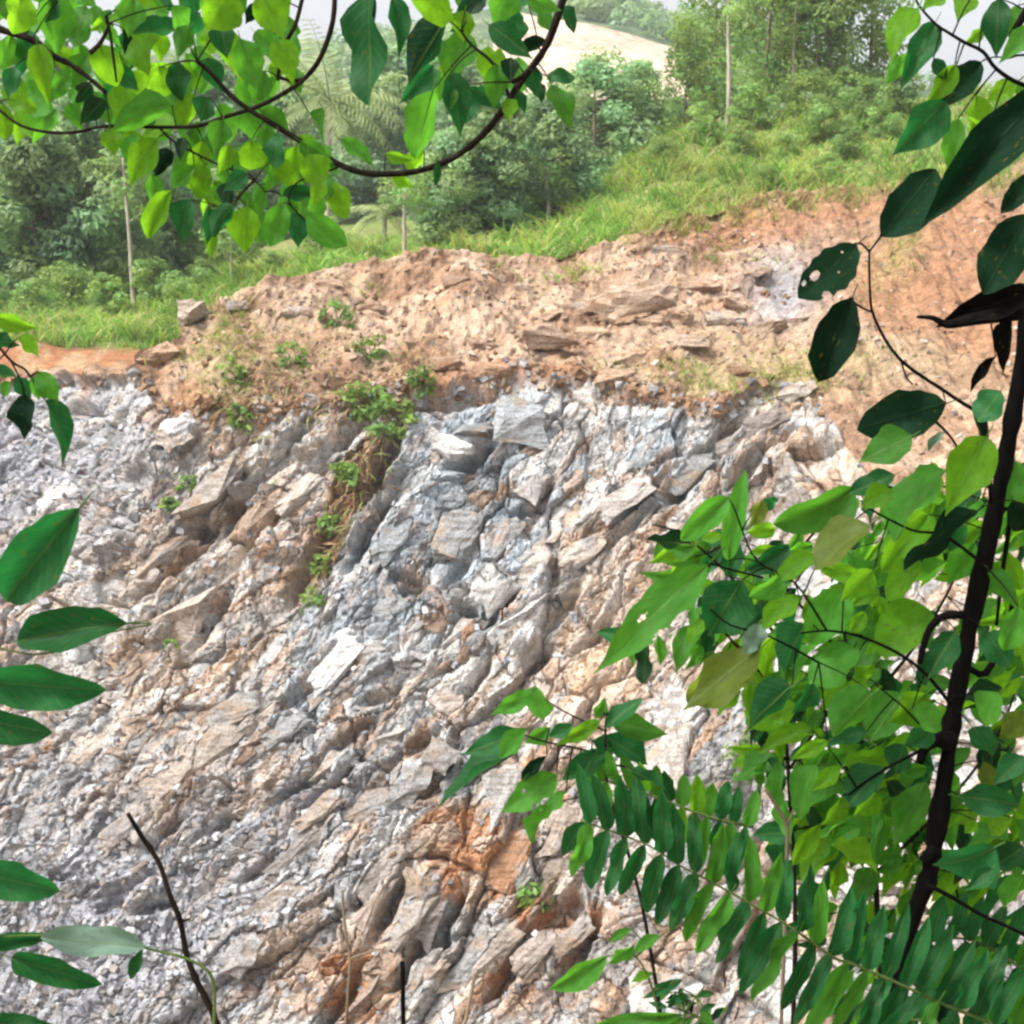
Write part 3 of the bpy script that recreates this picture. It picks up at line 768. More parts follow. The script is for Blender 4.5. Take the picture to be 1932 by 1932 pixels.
def pick_rim(r_, count):
    i = r_.integers(NR // 2, NR - 3, count * 40); j = r_.integers(5, len(pxs) - 160, count * 40)
    k = r_.random(count * 40) < np.exp(-((ROW[i, j] - econt[i, j]) / 12.0) ** 2) * (PX[i, j] < 1560)
    return i[k][:count], j[k][:count]
rubble('rubble', 1200, pick_rim, 0.04, 0.24, [(0.40, 0.39, 0.385), (0.36, 0.22, 0.13), (0.44, 0.32, 0.23), (0.30, 0.29, 0.29), (0.24, 0.14, 0.08)],
       'mixed stones and soil lumps along the rim between mound and rock', 'rubble', 6)

# ------------------------------------------------------------------ upland behind the quarry
U_cols = [-500, 0, 300, 480, 700, 1000, 1300, 1600, 1932, 2500]
U_keys = [  # (Y, row)
    [(50.4, 740), (51.5, 690), (53.2, 650), (70, 590), (100, 560), (140, 520)],
    [(50.4, 740), (51.5, 690), (53.2, 648), (70, 585), (100, 555), (140, 500)],
    [(50.0, 720), (51.8, 690), (54.0, 655), (70, 580), (100, 540), (140, 480)],
    [(50.0, 640), (54.0, 590), (58.0, 545), (70, 520), (100, 490), (140, 440)],
    [(52.0, 560), (56.0, 500), (62.0, 486), (70, 478), (100, 450), (140, 400)],
    [(53.0, 540), (57.0, 475), (62.0, 452), (70, 430), (100, 400), (140, 360)],
    [(54.0, 520), (57.0, 455), (62.0, 370), (70, 270), (100, 240), (140, 220)],
    [(55.0, 500), (58.0, 400), (63.0, 300), (72, 215), (100, 205), (140, 195)],
    [(56.0, 480), (59.0, 320), (64.0, 235), (72, 190), (100, 190), (140, 190)],
    [(56.0, 480), (59.0, 300), (64.0, 220), (72, 180), (100, 180), (140, 180)],
]
upx = np.arange(-500, 2500, 12.0)
uY = np.concatenate([np.arange(50, 76, 0.35), np.arange(76, 142, 3.0)])
UP, UY = np.meshgrid(upx, uY)
D = np.stack([np.interp(UY, [40.0] + [k[0] for k in ks], [ks[0][1] + 900] + [k[1] for k in ks]) for ks in U_keys], 0)
ui = np.clip(np.searchsorted(U_cols, UP) - 1, 0, len(U_cols) - 2)
c0 = np.array(U_cols, float)[ui]; c1 = np.array(U_cols, float)[ui + 1]
t = (UP - c0) / (c1 - c0); t = t * t * (3 - 2 * t)
UR = np.take_along_axis(D, ui[None], 0)[0] * (1 - t) + np.take_along_axis(D, (ui + 1)[None], 0)[0] * t
upos = at_np(UP, UR, UY)
upos[..., 2] += (0.35 + 0.65 * sstep(53, 57, UY)) * (fbm(upos[..., 0] * 0.6, upos[..., 1] * 0.6, 4, 201) - 0.5)
un = fbm(upos[..., 0] * 0.5, upos[..., 1] * 0.5, 4, 211)
UC = np.broadcast_to(np.array((0.17, 0.22, 0.06)), UP.shape + (3,)).copy()
UC = mixa(UC, sstep(0.5, 0.65, un) * 0.6, (0.26, 0.23, 0.10))
ubare = np.clip(sstep(54.4, 53.2, UY) * sstep(330, 250, UP), 0, 1)
UC = mixa(UC, ubare * sstep(0.25, 0.45, un + 0.1), (0.31, 0.145, 0.075))
UC = mixa(UC, ubare * sstep(0.5, 0.62, fbm(upos[..., 0] * 2, upos[..., 2] * 3, 4, 214)), (0.36, 0.24, 0.14))
me = mesh_np('upland_ground', upos, grid_faces(len(uY), len(upx)), UC.reshape(-1, 3), True)
link('upland_ground', me, M_SOIL, kind='structure')

def on_upland(px, Y):
    j = int(np.clip(round((px + 500) / 12.0), 0, len(upx) - 1))
    i = int(np.argmin(np.abs(uY - Y)))
    return Vector(upos[i, j])

# ------------------------------------------------------------------ far hill
hpx = np.arange(-900, 2900, 20.0)
hY = np.linspace(150, 420, 40)
HP, HY = np.meshgrid(hpx, hY)
ridge = lin([-900, 0, 300, 560, 640, 800, 960, 1080, 1200, 1320, 1500, 1932, 2900], [180, 120, 95, 78, 80, 40, 12, 8, 30, 70, 130, 180, 200], HP)
foot = 330
tt = (HY - 150) / 270
HR = foot + (ridge - foot) * np.clip(tt * 1.35, 0, 1) ** 0.9
HR = np.where(tt > 0.75, ridge + (tt - 0.75) * 200, HR)
hpos = at_np(HP, HR, HY)
hpos[..., 2] += 2.2 * (fbm(hpos[..., 0] / 18, hpos[..., 1] / 18, 4, 221) - 0.5)
hn = fbm(hpos[..., 0] / 14, hpos[..., 1] / 14, 4, 231)
HC = np.broadcast_to(np.array((0.10, 0.15, 0.08)), HP.shape + (3,)).copy()
HC = mixa(HC, sstep(0.45, 0.65, hn), (0.20, 0.24, 0.13))
me = mesh_np('hill', hpos, grid_faces(len(hY), len(hpx)), HC.reshape(-1, 3), True)
link('hill', me, M_HILL, kind='structure')
# bare field on the hill's near slope
ft = np.linspace(0, 1, 30); fr = np.linspace(0, 1, 16)
FU, FV = np.meshgrid(ft, fr)
fpx = 930 + FU * 370
ftop = lin([930, 1030, 1110, 1280, 1310], [12, 38, 44, 92, 112], fpx)
frow = 190 + (ftop - 190) * FV
fY = 215 + 90 * FV
fpos = at_np(fpx, frow, fY)
fpos[..., 2] += 0.8 * (fbm(fpos[..., 0] / 9, fpos[..., 1] / 9, 3, 241) - 0.5)
# keep the hill under the field
FC = np.broadcast_to(np.array((0.62, 0.47, 0.36)), FU.shape + (3,)) * (0.85 + 0.3 * fbm(fpos[..., 0] / 5, fpos[..., 1] / 8, 4, 251))[..., None]
me = mesh_np('bare_field', fpos, grid_faces(len(fr), len(ft)), FC.reshape(-1, 3), True)
link('bare_field', me, M_HILL, kind='structure')

# ------------------------------------------------------------------ foliage clouds
def leaf_cloud(centres, radii, count, size, seed, up=0.5, flat=0.8, tone=(0.55, 1.5), shell=0.55):
    """many small pointed leaves spread through clumps -> V, F, colours"""
    r_ = np.random.default_rng(seed)
    centres = np.array(centres); radii = np.array(radii)
    w = radii ** 2; w = w / w.sum()
    k = r_.choice(len(centres), count, p=w)
    d = r_.normal(size=(count, 3)); d /= np.linalg.norm(d, axis=1, keepdims=True)
    rad = radii[k] * (shell + (1 - shell) * r_.random(count) ** 0.5) * (0.85 + 0.4 * r_.random(count))
    P = centres[k] + d * rad[:, None] * np.array([1, 1, flat])
    n = d + np.array([0, 0, up]) + 0.6 * r_.normal(size=(count, 3))
    n /= np.linalg.norm(n, axis=1, keepdims=True)
    t = np.cross(n, r_.normal(size=(count, 3))); t /= np.linalg.norm(t, axis=1, keepdims=True)
    b = np.cross(n, t)
    s = size * (0.6 + 0.8 * r_.random(count))[:, None]
    V = np.stack([P - t * s, P + b * s * 0.42 - n * s * 0.06, P + t * s - n * s * 0.15, P - b * s * 0.42 - n * s * 0.06], 1)
    F = np.arange(count * 4).reshape(-1, 4)
    ct = tone[0] + (tone[1] - tone[0]) * (0.6 * r_.random(len(centres))[k] + 0.4 * r_.random(count))
    warm_ = 1 + 0.25 * (r_.random(len(centres))[k] - 0.5)
    cc = np.stack([ct * warm_, ct, ct * (2 - warm_)], -1)
    return V.reshape(-1, 3), F, np.repeat(cc, 4, 0)

def build_tree_meshes(name, H, Rr, kind, seed):
    """tapered trunk with limbs, crown of leaf clumps around the limb ends; unit: metres"""
    rr = random.Random(seed)
    mb = MB()
    lean = (rr.uniform(-0.06, 0.06), rr.uniform(-0.06, 0.06))
    tr = [Vector((lean[0] * z * H, lean[1] * z * H, z * H)) + Vector((rr.uniform(-.05, .05), rr.uniform(-.05, .05), 0)) for z in (0, .2, .4, .6, .78, .92)]
    r0 = H * (0.016 if kind != 'loose' else 0.011)
    pr, rd = smooth_path(tr, [r0 * 1.3, r0, r0 * .85, r0 * .6, r0 * .4, r0 * .15], 3)
    mb.add(tube(pr, rd, 8))
    cs, rs_ = [], []
    nl = {'dense': 26, 'loose': 26, 'shrub': 16}[kind]
    zmin = {'dense': 0.06, 'loose': 0.16, 'shrub': 0.05}[kind]
    for k in range(nl):
        z = zmin + (1 - zmin) * (k + rr.random()) / nl * 0.97
        prof = math.sin(math.pi * min(1, ((z - zmin) / (1 - zmin)) * 0.82 + 0.16)) ** 0.7
        a = k * 2.4 + rr.uniform(-.5, .5)
        rad = Rr * prof * rr.uniform(0.45, 1.0)
        base_z = max(0.05, z - 0.14) * H
        p0 = Vector((lean[0] * base_z, lean[1] * base_z, base_z))
        p2 = Vector((math.cos(a) * rad + lean[0] * z * H, math.sin(a) * rad + lean[1] * z * H, z * H))
        p1 = (p0 + p2) / 2 + Vector((0, 0, -0.03 * H))
        rl = r0 * 0.38
        mb.add(tube([p0, p1, p2], [rl, rl * .7, rl * .2], 6))
        cs.append(tuple(p2)); rs_.append(Rr * rr.uniform(0.24, 0.44))
        if kind != 'loose' or rr.random() < 0.5:
            q = p2 * 0.6 + p0 * 0.4 + Vector((rr.uniform(-.3, .3), rr.uniform(-.3, .3), rr.uniform(-.1, .4))) * Rr * 0.5
            cs.append(tuple(q)); rs_.append(Rr * rr.uniform(0.2, 0.36))
    cnt = {'dense': 8500, 'loose': 4400, 'shrub': 2600}[kind]
    sz = {'dense': 0.23, 'loose': 0.17, 'shrub': 0.14}[kind]
    V, F, cc = leaf_cloud(cs, rs_, cnt, sz, seed, shell=0.4 if kind == 'loose' else 0.5)
    return mb.mesh(name + '_trunk'), mesh_np(name + '_crown', V, F, cc, False)

PROTO = {}
for kind, n, H, Rr in (('dense', 4, 10, 3.1), ('loose', 4, 10, 2.6), ('shrub', 3, 4, 1.7)):
    for k in range(n):
        PROTO[kind, k] = build_tree_meshes(kind, H, Rr * (0.9 + 0.08 * k), kind, 500 + k + len(kind) * 10)

def tree(name, px, Y, h, kind, k, rot, label, group, wide=1.0, sink=0.15, bark=None, leafm=None, z=None):
    p = on_upland(px, Y) if Y < 141 else None
    if z is not None: p = Vector((p.x, p.y, z))
    H0 = {'dense': 10, 'loose': 10, 'shrub': 4}[kind]
    e = empty(name, p - Vector((0, 0, sink)), label, {'shrub': 'shrub'}.get(kind, 'tree'), group)
    e.rotation_euler = (0, 0, rot)
    s = h / H0
    e.scale = (s * wide, s * wide, s)
    tm, cm = PROTO[kind, k]
    link('trunk', tm, bark or M_BARK_BROWN, e)
    link('crown', cm, leafm or (M_CROWN_D if kind == 'dense' else M_CROWN_L), e)
    return e

G1, G2, G3, G4 = 'grey green trees of the wood beyond the red bank', 'dense trees behind the mound', 'light trees above the grass bank', 'hazy trees far behind the palm'
TREES = [
    # name, px, Y, height, kind, proto, rotation, label, group, width
    ('broadleaf_tree', -40, 74, 11.5, 'dense', 0, .3, 'grey green tree at the left picture edge, cut by the frame', G1, 1.0),
    ('broadleaf_tree', 70, 71, 9.5, 'dense', 1, 1.1, 'grey green tree second from the left edge of the wood', G1, 0.95),
    ('broadleaf_tree', 165, 73, 11.0, 'dense', 2, 2.3, 'tall dark grey green tree left of the thin pale trunk', G1, 0.95),
    ('broadleaf_tree', 235, 78, 11.5, 'dense', 3, 4.0, 'grey green tree right behind the thin pale trunk', G1, 0.8),
    ('broadleaf_tree', 20, 92, 15, 'dense', 3, 5.0, 'tall tree rising behind the left edge trees', G1, 1.0),
    ('broadleaf_tree', 130, 98, 16, 'dense', 0, 2.0, 'tall tree in the back row of the left wood', G1, 1.0),
    ('broadleaf_tree', 330, 82, 7.0, 'dense', 1, 3.2, 'lower tree right of the thin pale trunk under the hanging leaves', G1, 1.2),
    ('broadleaf_tree', 440, 86, 6.0, 'dense', 2, 0.6, 'low tree behind the mound end below the hanging leaves', G1, 1.4),
    ('broadleaf_tree', 840, 63, 5.0, 'dense', 2, 1.7, 'dark bushy tree just right of the pale palm stems', G2, 1.25),
    ('broadleaf_tree', 930, 64, 6.6, 'dense', 0, 0.4, 'dark bushy tree behind the lowest part of the dark branch', G2, 1.05),
    ('broadleaf_tree', 1040, 68, 6.4, 'dense', 1, 5.1, 'bushy tree with a pale forked stem at the foot of the grass bank', G2, 1.1),
    ('broadleaf_tree', 1120, 76, 7.0, 'dense', 3, 2.6, 'broad dark tree just below the bare field', G2, 1.15),
    ('broadleaf_tree', 1210, 79, 5.4, 'dense', 2, 3.8, 'dark tree on the bank below the end of the bare field', G2, 1.15),
    ('broadleaf_tree', 1010, 84, 7.0, 'dense', 0, 1.9, 'tree behind the bushy trees, under the bend of the branch', G2, 1.1),
    ('slender_tree', 1290, 74, 6.4, 'loose', 0, 0.2, 'leafy slender tree left of the white pole trunk', G3, 1.0),
    ('slender_tree', 1345, 78, 9.6, 'loose', 1, 1.2, 'tall light green tree directly left of the white pole trunk', G3, 0.9),
    ('slender_tree', 1430, 77, 10.5, 'loose', 2, 2.2, 'tall light green tree directly right of the white pole trunk', G3, 0.95),
    ('slender_tree', 1500, 80, 11.2, 'loose', 3, 3.2, 'tallest slender tree in the middle of the upper right row', G3, 0.9),
    ('slender_tree', 1570, 77, 10.0, 'loose', 0, 4.2, 'light green tree second from the right in the ridge row', G3, 0.95),
    ('slender_tree', 1640, 80, 10.4, 'loose', 1, 5.2, 'light green tree at the right end of the ridge row', G3, 0.9),
    ('slender_tree', 1470, 92, 11.5, 'loose', 1, 0.9, 'slender tree in the second row behind the ridge trees', G3, 0.9),
    ('broadleaf_tree', 560, 128, 13.5, 'dense', 1, 0.9, 'pale hazy tree left of the palm crown', G4, 1.2),
    ('broadleaf_tree', 720, 132, 15.5, 'dense', 2, 2.9, 'pale hazy tree right of the palm crown', G4, 1.2),
    ('broadleaf_tree', 850, 130, 14.5, 'dense', 3, 1.9, 'hazy tree behind the hanging leaves below the branch', G4, 1.2),
    ('broadleaf_tree', 420, 125, 15, 'dense', 0, 3.9, 'hazy tree behind the leafy left branch', G4, 1.2),
    ('broadleaf_tree', 290, 128, 16, 'dense', 3, 5.9, 'hazy tree behind the leaves above the thin pale trunk', G4, 1.2),
]
for (nm, px, Y, h, kind, k, rot, lab, grp, wd) in TREES:
    tree(nm, px, Y, h, kind, k, rot, lab, grp, wd)
SHR = [
    (1330, 70.5, 2.2, 'rounded shrub on the grass bank at the foot of the white pole trunk'),
    (1420, 71, 2.4, 'shrub on the grass bank right of the white pole trunk'),
    (1510, 72, 2.6, 'shrub below the tallest slender tree'),
    (1600, 72, 2.4, 'shrub on the ridge next to the hanging right leaves'),
    (1660, 66, 1.7, 'small shrub on the grass bank beside the drooping right leaves'),
    (1480, 64, 1.5, 'low bush in the middle of the grass bank'),
    (1390, 66, 1.8, 'low bush on the grass bank straight below the white pole trunk'),
    (1550, 66, 2.2, 'tall bush on the upper grass bank below the right ridge trees'),
    (1440, 61, 1.2, 'low bush at the edge of the red soil cut'),
    (1330, 62, 1.2, 'low bush on the lower left part of the grass bank'),
    (1640, 69, 2.4, 'bush on the ridge crest left of the drooping right leaves'),
    (1560, 61, 1.3, 'low bush hanging over the red soil cut'),
    (1700, 70, 2.4, 'bush on the ridge crest behind the drooping right leaves'),
    (1600, 63, 1.5, 'low bush at the lower edge of the grass bank'),
    (1250, 66, 1.6, 'low bush where the grass bank meets the dark trees'),
    (-20, 64, 2.6, 'bush at the left picture edge before the wood'),
    (60, 63, 2.0, 'bush before the wood, second from the left edge'),
    (130, 65, 2.8, 'bush before the wood, left of the thin pale trunk'),
    (205, 64, 2.2, 'bush just left of the foot of the thin pale trunk'),
    (295, 66, 2.6, 'bush just right of the foot of the thin pale trunk'),
    (345, 63, 1.8, 'bush before the wood nearest the mound end'),
    (520, 62, 1.6, 'low bush behind the crest of the mound'),
    (390, 66, 2.0, 'bush behind the outer end of the mound'),
    (600, 64, 2.4, 'bush on the mound crest left of the palm stems'),
]
for k, (px, Y, h, lab) in enumerate(SHR):
    tree('shrub', px, Y, h, 'shrub', k % 3, k * 1.7, lab, 'shrubs along the upland edge', 1.25)

def pole_tree(px, Y, h, r0, label, lean=0.0, tuft=True, seed=0):
    p = on_upland(px, Y)
    e = empty('bare_tree', p - Vector((0, 0, .2)), label, 'tree', 'thin pale trunks')
    rr = random.Random(seed)
    pts = [Vector((lean * z * h + rr.uniform(-.06, .06), 0, z * h)) for z in (0, .25, .5, .75, 1)]
    mb = MB(); a, b = smooth_path(pts, [r0, r0 * .85, r0 * .75, r0 * .6, r0 * .3], 3); mb.add(tube(a, b, 8))
    cs = []
    for k in range(6):
        z = 0.62 + 0.38 * k / 5
        an = k * 2.4
        q = Vector((lean * z * h + math.cos(an) * .7, math.sin(an) * .7, z * h + .4))
        mb.add(tube([Vector((lean * z * h, 0, z * h - .1)), q], [r0 * .3, r0 * .1], 6)); cs.append(tuple(q))
    link('trunk', mb.mesh('pole_trunk'), M_BARK_PALE, e)
    V, F, cc = leaf_cloud(cs, [0.55] * len(cs), 420 if tuft else 120, 0.15, 900 + seed)
    link('crown', mesh_np('pole_crown', V, F, cc), M_CROWN_L, e)
pole_tree(1368, 72, 7.6, 0.13, 'white pole like trunk standing in front of the ridge trees', -0.01, True, 1)
pole_tree(1487, 75, 7.5, 0.10, 'thin grey trunk near the top of the ridge trees', 0.02, True, 2)
pole_tree(1545, 76, 7.0, 0.09, 'thin pale trunk right of the grey one', -0.02, True, 3)
pole_tree(252, 66, 7.4, 0.12, 'thin pale trunk standing alone before the left wood', -0.03, True, 4)
pole_tree(430, 61, 2.6, 0.06, 'short pale stem behind the outer end of the mound', 0.0, True, 5)
pole_tree(755, 60, 3.0, 0.11, 'leaning pale stem behind the mound crest', 0.05, True, 6)
pole_tree(1040, 66, 3.4, 0.12, 'pale stem in front of the dark bushy trees', -0.02, True, 7)

def palm(px, Y, h, label, nf=22, fl=3.4, seed=0, trunkr=0.16):
    p = on_upland(px, Y)
    e = empty('palm_tree', p - Vector((0, 0, .2)), label, 'palm', 'palms behind the mound')
    rr = random.Random(seed)
    pts = [Vector((0.04 * z * h, 0, z * h)) for z in (0, .3, .6, 1)]
    mb = MB(); a, b = smooth_path(pts, [trunkr * 1.3, trunkr, trunkr * .9, trunkr * .8], 3); mb.add(tube(a, b, 10))
    link('trunk', mb.mesh('palm_trunk'), M_BARK_PALE, e)
    top = pts[-1]
    for f in range(nf):
        az = f * 2.39996 + rr.uniform(-.2, .2)
        el = rr.uniform(-0.5, 1.25)
        L = fl * rr.uniform(0.8, 1.1)
        d = Vector((math.cos(az) * math.cos(el), math.sin(az) * math.cos(el), math.sin(el)))
        rp = []
        q = Vector(top); v = d.copy()
        for s in range(9):
            rp.append(q.copy()); q = q + v * (L / 8); v = (v + Vector((0, 0, -0.17))).normalized()
        V, F = tube(rp, [0.035 * (1 - s / 9) + 0.006 for s in range(9)], 4)
        V = [tuple(x) for x in V]; F = list(F)
        for s in range(1, 9):
            tdir = (rp[s] - rp[s - 1]).normalized()
            side = tdir.cross(Vector((0, 0, 1)))
            if side.length < 0.05: side = Vector((1, 0, 0))
            side.normalize()
            for sub in (0.0, 0.5):
                o = rp[s - 1].lerp(rp[s], sub)
                for sg in (-1, 1):
                    ll = L * 0.26 * (1 - abs(s / 8 - 0.45))
                    tip = o + (side * sg * 0.75 + tdir * 0.55 + Vector((0, 0, -0.45 + rr.uniform(-.15, .15)))).normalized() * ll
                    w = tdir * 0.045
                    b0 = len(V); m = (o + tip) / 2 + Vector((0, 0, 0.05))
                    V += [tuple(o), tuple(m + w), tuple(tip), tuple(m - w)]
                    F.append((b0, b0 + 1, b0 + 2, b0 + 3))
        me = mesh_np('palm_frond', np.array(V), np.array(F), np.full((len(V), 3), rr.uniform(0.8, 1.2)))
        link('frond', me, M_PALM, e)
palm(618, 72, 8.0, 'tall pale green palm with arching fronds behind the hanging leaves', 34, 4.6, 3)
palm(720, 66, 2.2, 'small palm with pale stem at the mound crest', 14, 2.6, 4, 0.12)
palm(820, 70, 2.6, 'small palm left of the dark bushy trees', 14, 2.4, 5, 0.12)

# wood on the far hill, one mass
cs, rs_ = [], []
r_ = np.random.default_rng(77)
for k in range(420):
    j = r_.integers(0, len(hpx)); i = r_.integers(4, 31)
    P_ = hpos[i, j]
    if 940 < hpx[j] < 1290 and HR[i, j] > lin([930, 1030, 1110, 1280, 1310], [8, 34, 40, 88, 105], hpx[j]): continue
    cs.append(P_ + np.array([0, 0, 1.5])); rs_.append(2.2 + 2.0 * r_.random())
for k in range(70):
    hx = r_.uniform(940, 1420); j = int((hx + 900) / 20)
    P_ = hpos[28 + r_.integers(-3, 3), j]
    cs.append(P_ + np.array([r_.uniform(-3, 3), 0, 2.5])); rs_.append(2.0 + 2.6 * r_.random())
V, F, cc = leaf_cloud(cs, rs_, 34000, 0.9, 78, tone=(0.7, 1.2))
link('treeline', mesh_np('treeline', V, F, cc), M_CROWN_D, None, 'far wood covering the distant hill around the bare field', 'wood', None, 'stuff')

# ------------------------------------------------------------------ grass
def blades(name, P, n_, length, width, cols, lean, seed, label, cat, kind='stuff', mat=None, droop=0.35):
    r_ = np.random.default_rng(seed)
    n = len(P)
    az = r_.random(n) * 2 * math.pi
    L = length * (0.5 + 0.9 * r_.random(n))
    dirv = np.stack([np.cos(az) * lean, np.sin(az) * lean, np.ones(n)], -1) + 0.35 * n_ * 0.6
    dirv /= np.linalg.norm(dirv, axis=1, keepdims=True)
    side = np.stack([-np.sin(az + .6), np.cos(az + .6), np.zeros(n)], -1) * (width * (0.6 + 0.8 * r_.random(n)))[:, None]
    bend = np.stack([np.cos(az), np.sin(az), np.full(n, -0.7)], -1) * (L * droop)[:, None]
    mid = P + dirv * (L * 0.55)[:, None]
    tip = P + dirv * L[:, None] + bend
    V = np.stack([P - side, P + side, mid + side * 0.8 + bend * .2, mid - side * 0.8 + bend * .2, tip], 1)
    f1 = np.array([[0, 1, 2], [0, 2, 3], [3, 2, 4]])
    F = (f1[None] + (np.arange(n) * 5)[:, None, None]).reshape(-1, 3)
    cc = np.asarray(cols) * (0.75 + 0.5 * r_.random((n, 1)))
    me = mesh_np(name, V.reshape(-1, 3), F, np.repeat(cc, 5, 0))
    return link(name, me, mat or M_GRASS, None, label, cat, None, kind)

r_ = np.random.default_rng(55)
# grass on the upland
n = 90000
ii = r_.integers(0, len(uY) - 24, n); jj = r_.integers(30, len(upx) - 25, n)
pg = upos[ii, jj] + np.stack([r_.uniform(-.35, .35, n), r_.uniform(-.3, .3, n), np.zeros(n)], -1)
tuf = fbm(pg[:, 0] * 0.9, pg[:, 1] * 0.9, 3, 301)
keep = (r_.random(n) > ubare[ii, jj] * 1.05) & (tuf > 0.34)
pg = pg[keep]; tuf = tuf[keep]
gc = np.where((tuf > 0.56)[:, None], np.array([0.38, 0.43, 0.14]), np.array([0.20, 0.34, 0.08])) 
gc = np.where((r_.random(len(pg)) < 0.12)[:, None], np.array([0.42, 0.36, 0.18]), gc)
tall = (0.55 + 1.5 * sstep(0.42, 0.70, fbm(pg[:, 0] * 0.45, pg[:, 1] * 0.7, 3, 305)))
gc = gc * (0.75 + 0.5 * fbm(pg[:, 0] * 0.35, pg[:, 1] * 0.35, 3, 306))[:, None]
blades('grass', pg, np.zeros_like(pg), 0.62 * tall, 0.032, gc, 0.5, 56, 'long green grass on the bank and behind the mound', 'grass')
# thin grass on the quarry soil
n = 130000
ii = r_.integers(NR // 2, NR - 1, n); jj = r_.integers(0, len(pxs), n)
keep = r_.random(n) < np.clip(grassm[ii, jj], 0, 1) * sstep(0.32, 0.55, fbm(bx[ii, jj] * 1.3, bz[ii, jj] * 1.3, 3, 311) + 0.05)
pg = pos[ii, jj][keep] + r_.uniform(-.1, .1, (keep.sum(), 3))
gc = np.where((r_.random(len(pg)) < 0.4)[:, None], np.array([0.40, 0.33, 0.16]), np.array([0.24, 0.32, 0.08]))
top_b = sstep(80, 20, (ROW - Ttop[None, :])[ii, jj][keep])
blades('grass', pg, nrm[ii, jj][keep], 0.30 + 0.35 * top_b, 0.022, gc, 0.7, 57, 'sparse yellow green grass on the soil above the rock', 'grass')

# dry stems and roots hanging over the edge of the mound
def hanging(name, zones, count, length, width, cols, seed, label, cat):
    r_ = np.random.default_rng(seed)
    P, Nn = [], []
    for _ in range(count):
        zx, zy, rx, ry, an = zones[r_.integers(0, len(zones))]
        a = r_.normal() * 0.5; b = r_.normal() * 0.5
        c_, s_ = math.cos(R(an)), math.sin(R(an))
        px = zx + a * rx * c_ - b * ry * s_; py = zy - (a * rx * s_ + b * ry * c_)
        p, nn, _, _ = on_face(px, py); P.append(p); Nn.append(nn)
    P = np.array(P) ; Nn = np.array(Nn)
    n = len(P)
    L = length * (0.4 + r_.random(n))
    down = np.array([-0.35, -0.25, -1.0])[None] + 0.6 * r_.normal(size=(n, 3)); down /= np.linalg.norm(down, axis=1, keepdims=True)
    side = np.cross(down, Nn); side /= np.linalg.norm(side, axis=1, keepdims=True) + 1e-6
    side *= (width * (0.5 + r_.random(n)))[:, None]
    up = Nn * (0.30 * L)[:, None]
    p0 = P + Nn * 0.03; p1 = p0 + down * (L * .4)[:, None] + up * 0.8; p2 = p0 + down * L[:, None] + up * 0.6
    V = np.stack([p0 - side, p0 + side, p1 + side, p1 - side, p2], 1)
    f1 = np.array([[0, 1, 2], [0, 2, 3], [3, 2, 4]])
    F = (f1[None] + (np.arange(n) * 5)[:, None, None]).reshape(-1, 3)
    cc = np.array(cols)[r_.integers(0, len(cols), n)] * (0.7 + 0.6 * r_.random((n, 1)))
    return link(name, mesh_np(name, V.reshape(-1, 3), F, np.repeat(cc, 5, 0)), M_STRAW, None, label, cat, None, 'stuff')
hanging('dry_grass', [(640, 740, 130, 50, 40), (700, 870, 36, 150, -32), (560, 690, 130, 40, 40), (625, 1020, 26, 120, -32), (450, 750, 90, 40, 30), (770, 690, 50, 50, 0)],
        1500, 0.5, 0.018, [(0.27, 0.17, 0.09), (0.18, 0.10, 0.05), (0.38, 0.27, 0.15), (0.11, 0.065, 0.035), (0.24, 0.28, 0.09)], 61,
        'dry brown stems and roots hanging over the rock edge', 'dry grass')

# green weeds on the face, each a plant of its own
def weed(px, py, size, nleaf, label, seed, tone=1.0):
    p, nn, _, _ = on_face(px, py); size *= 1.35
    e = empty('weed', p, label, 'plant', 'weeds growing on the quarry face')
    rr = random.Random(seed)
    mb = MB(); cs = []
    for k in range(7):
        a = k * 0.9
        tip = nn * size * rr.uniform(.3, .6) + Vector((math.cos(a), 0, math.sin(a))) * size * rr.uniform(.3, .8) + Vector((0, 0, -0.1 * size))
        mb.add(tube([Vector((0, 0, 0)), tip * 0.5 + Vector((0, 0, .12 * size)), tip], [.018, .014, .006], 6)); cs.append(tuple(tip))
    link('stem', mb.mesh('weed_stem'), M_STEM_G, e)
    V, F, cc = leaf_cloud(cs, [size * 0.40] * len(cs), int(nleaf * 1.2), 0.12, seed, tone=(0.7 * tone, 1.5 * tone), shell=0.05)
    link('foliage', mesh_np('weed_foliage', V, F, cc), M_WEED, e)
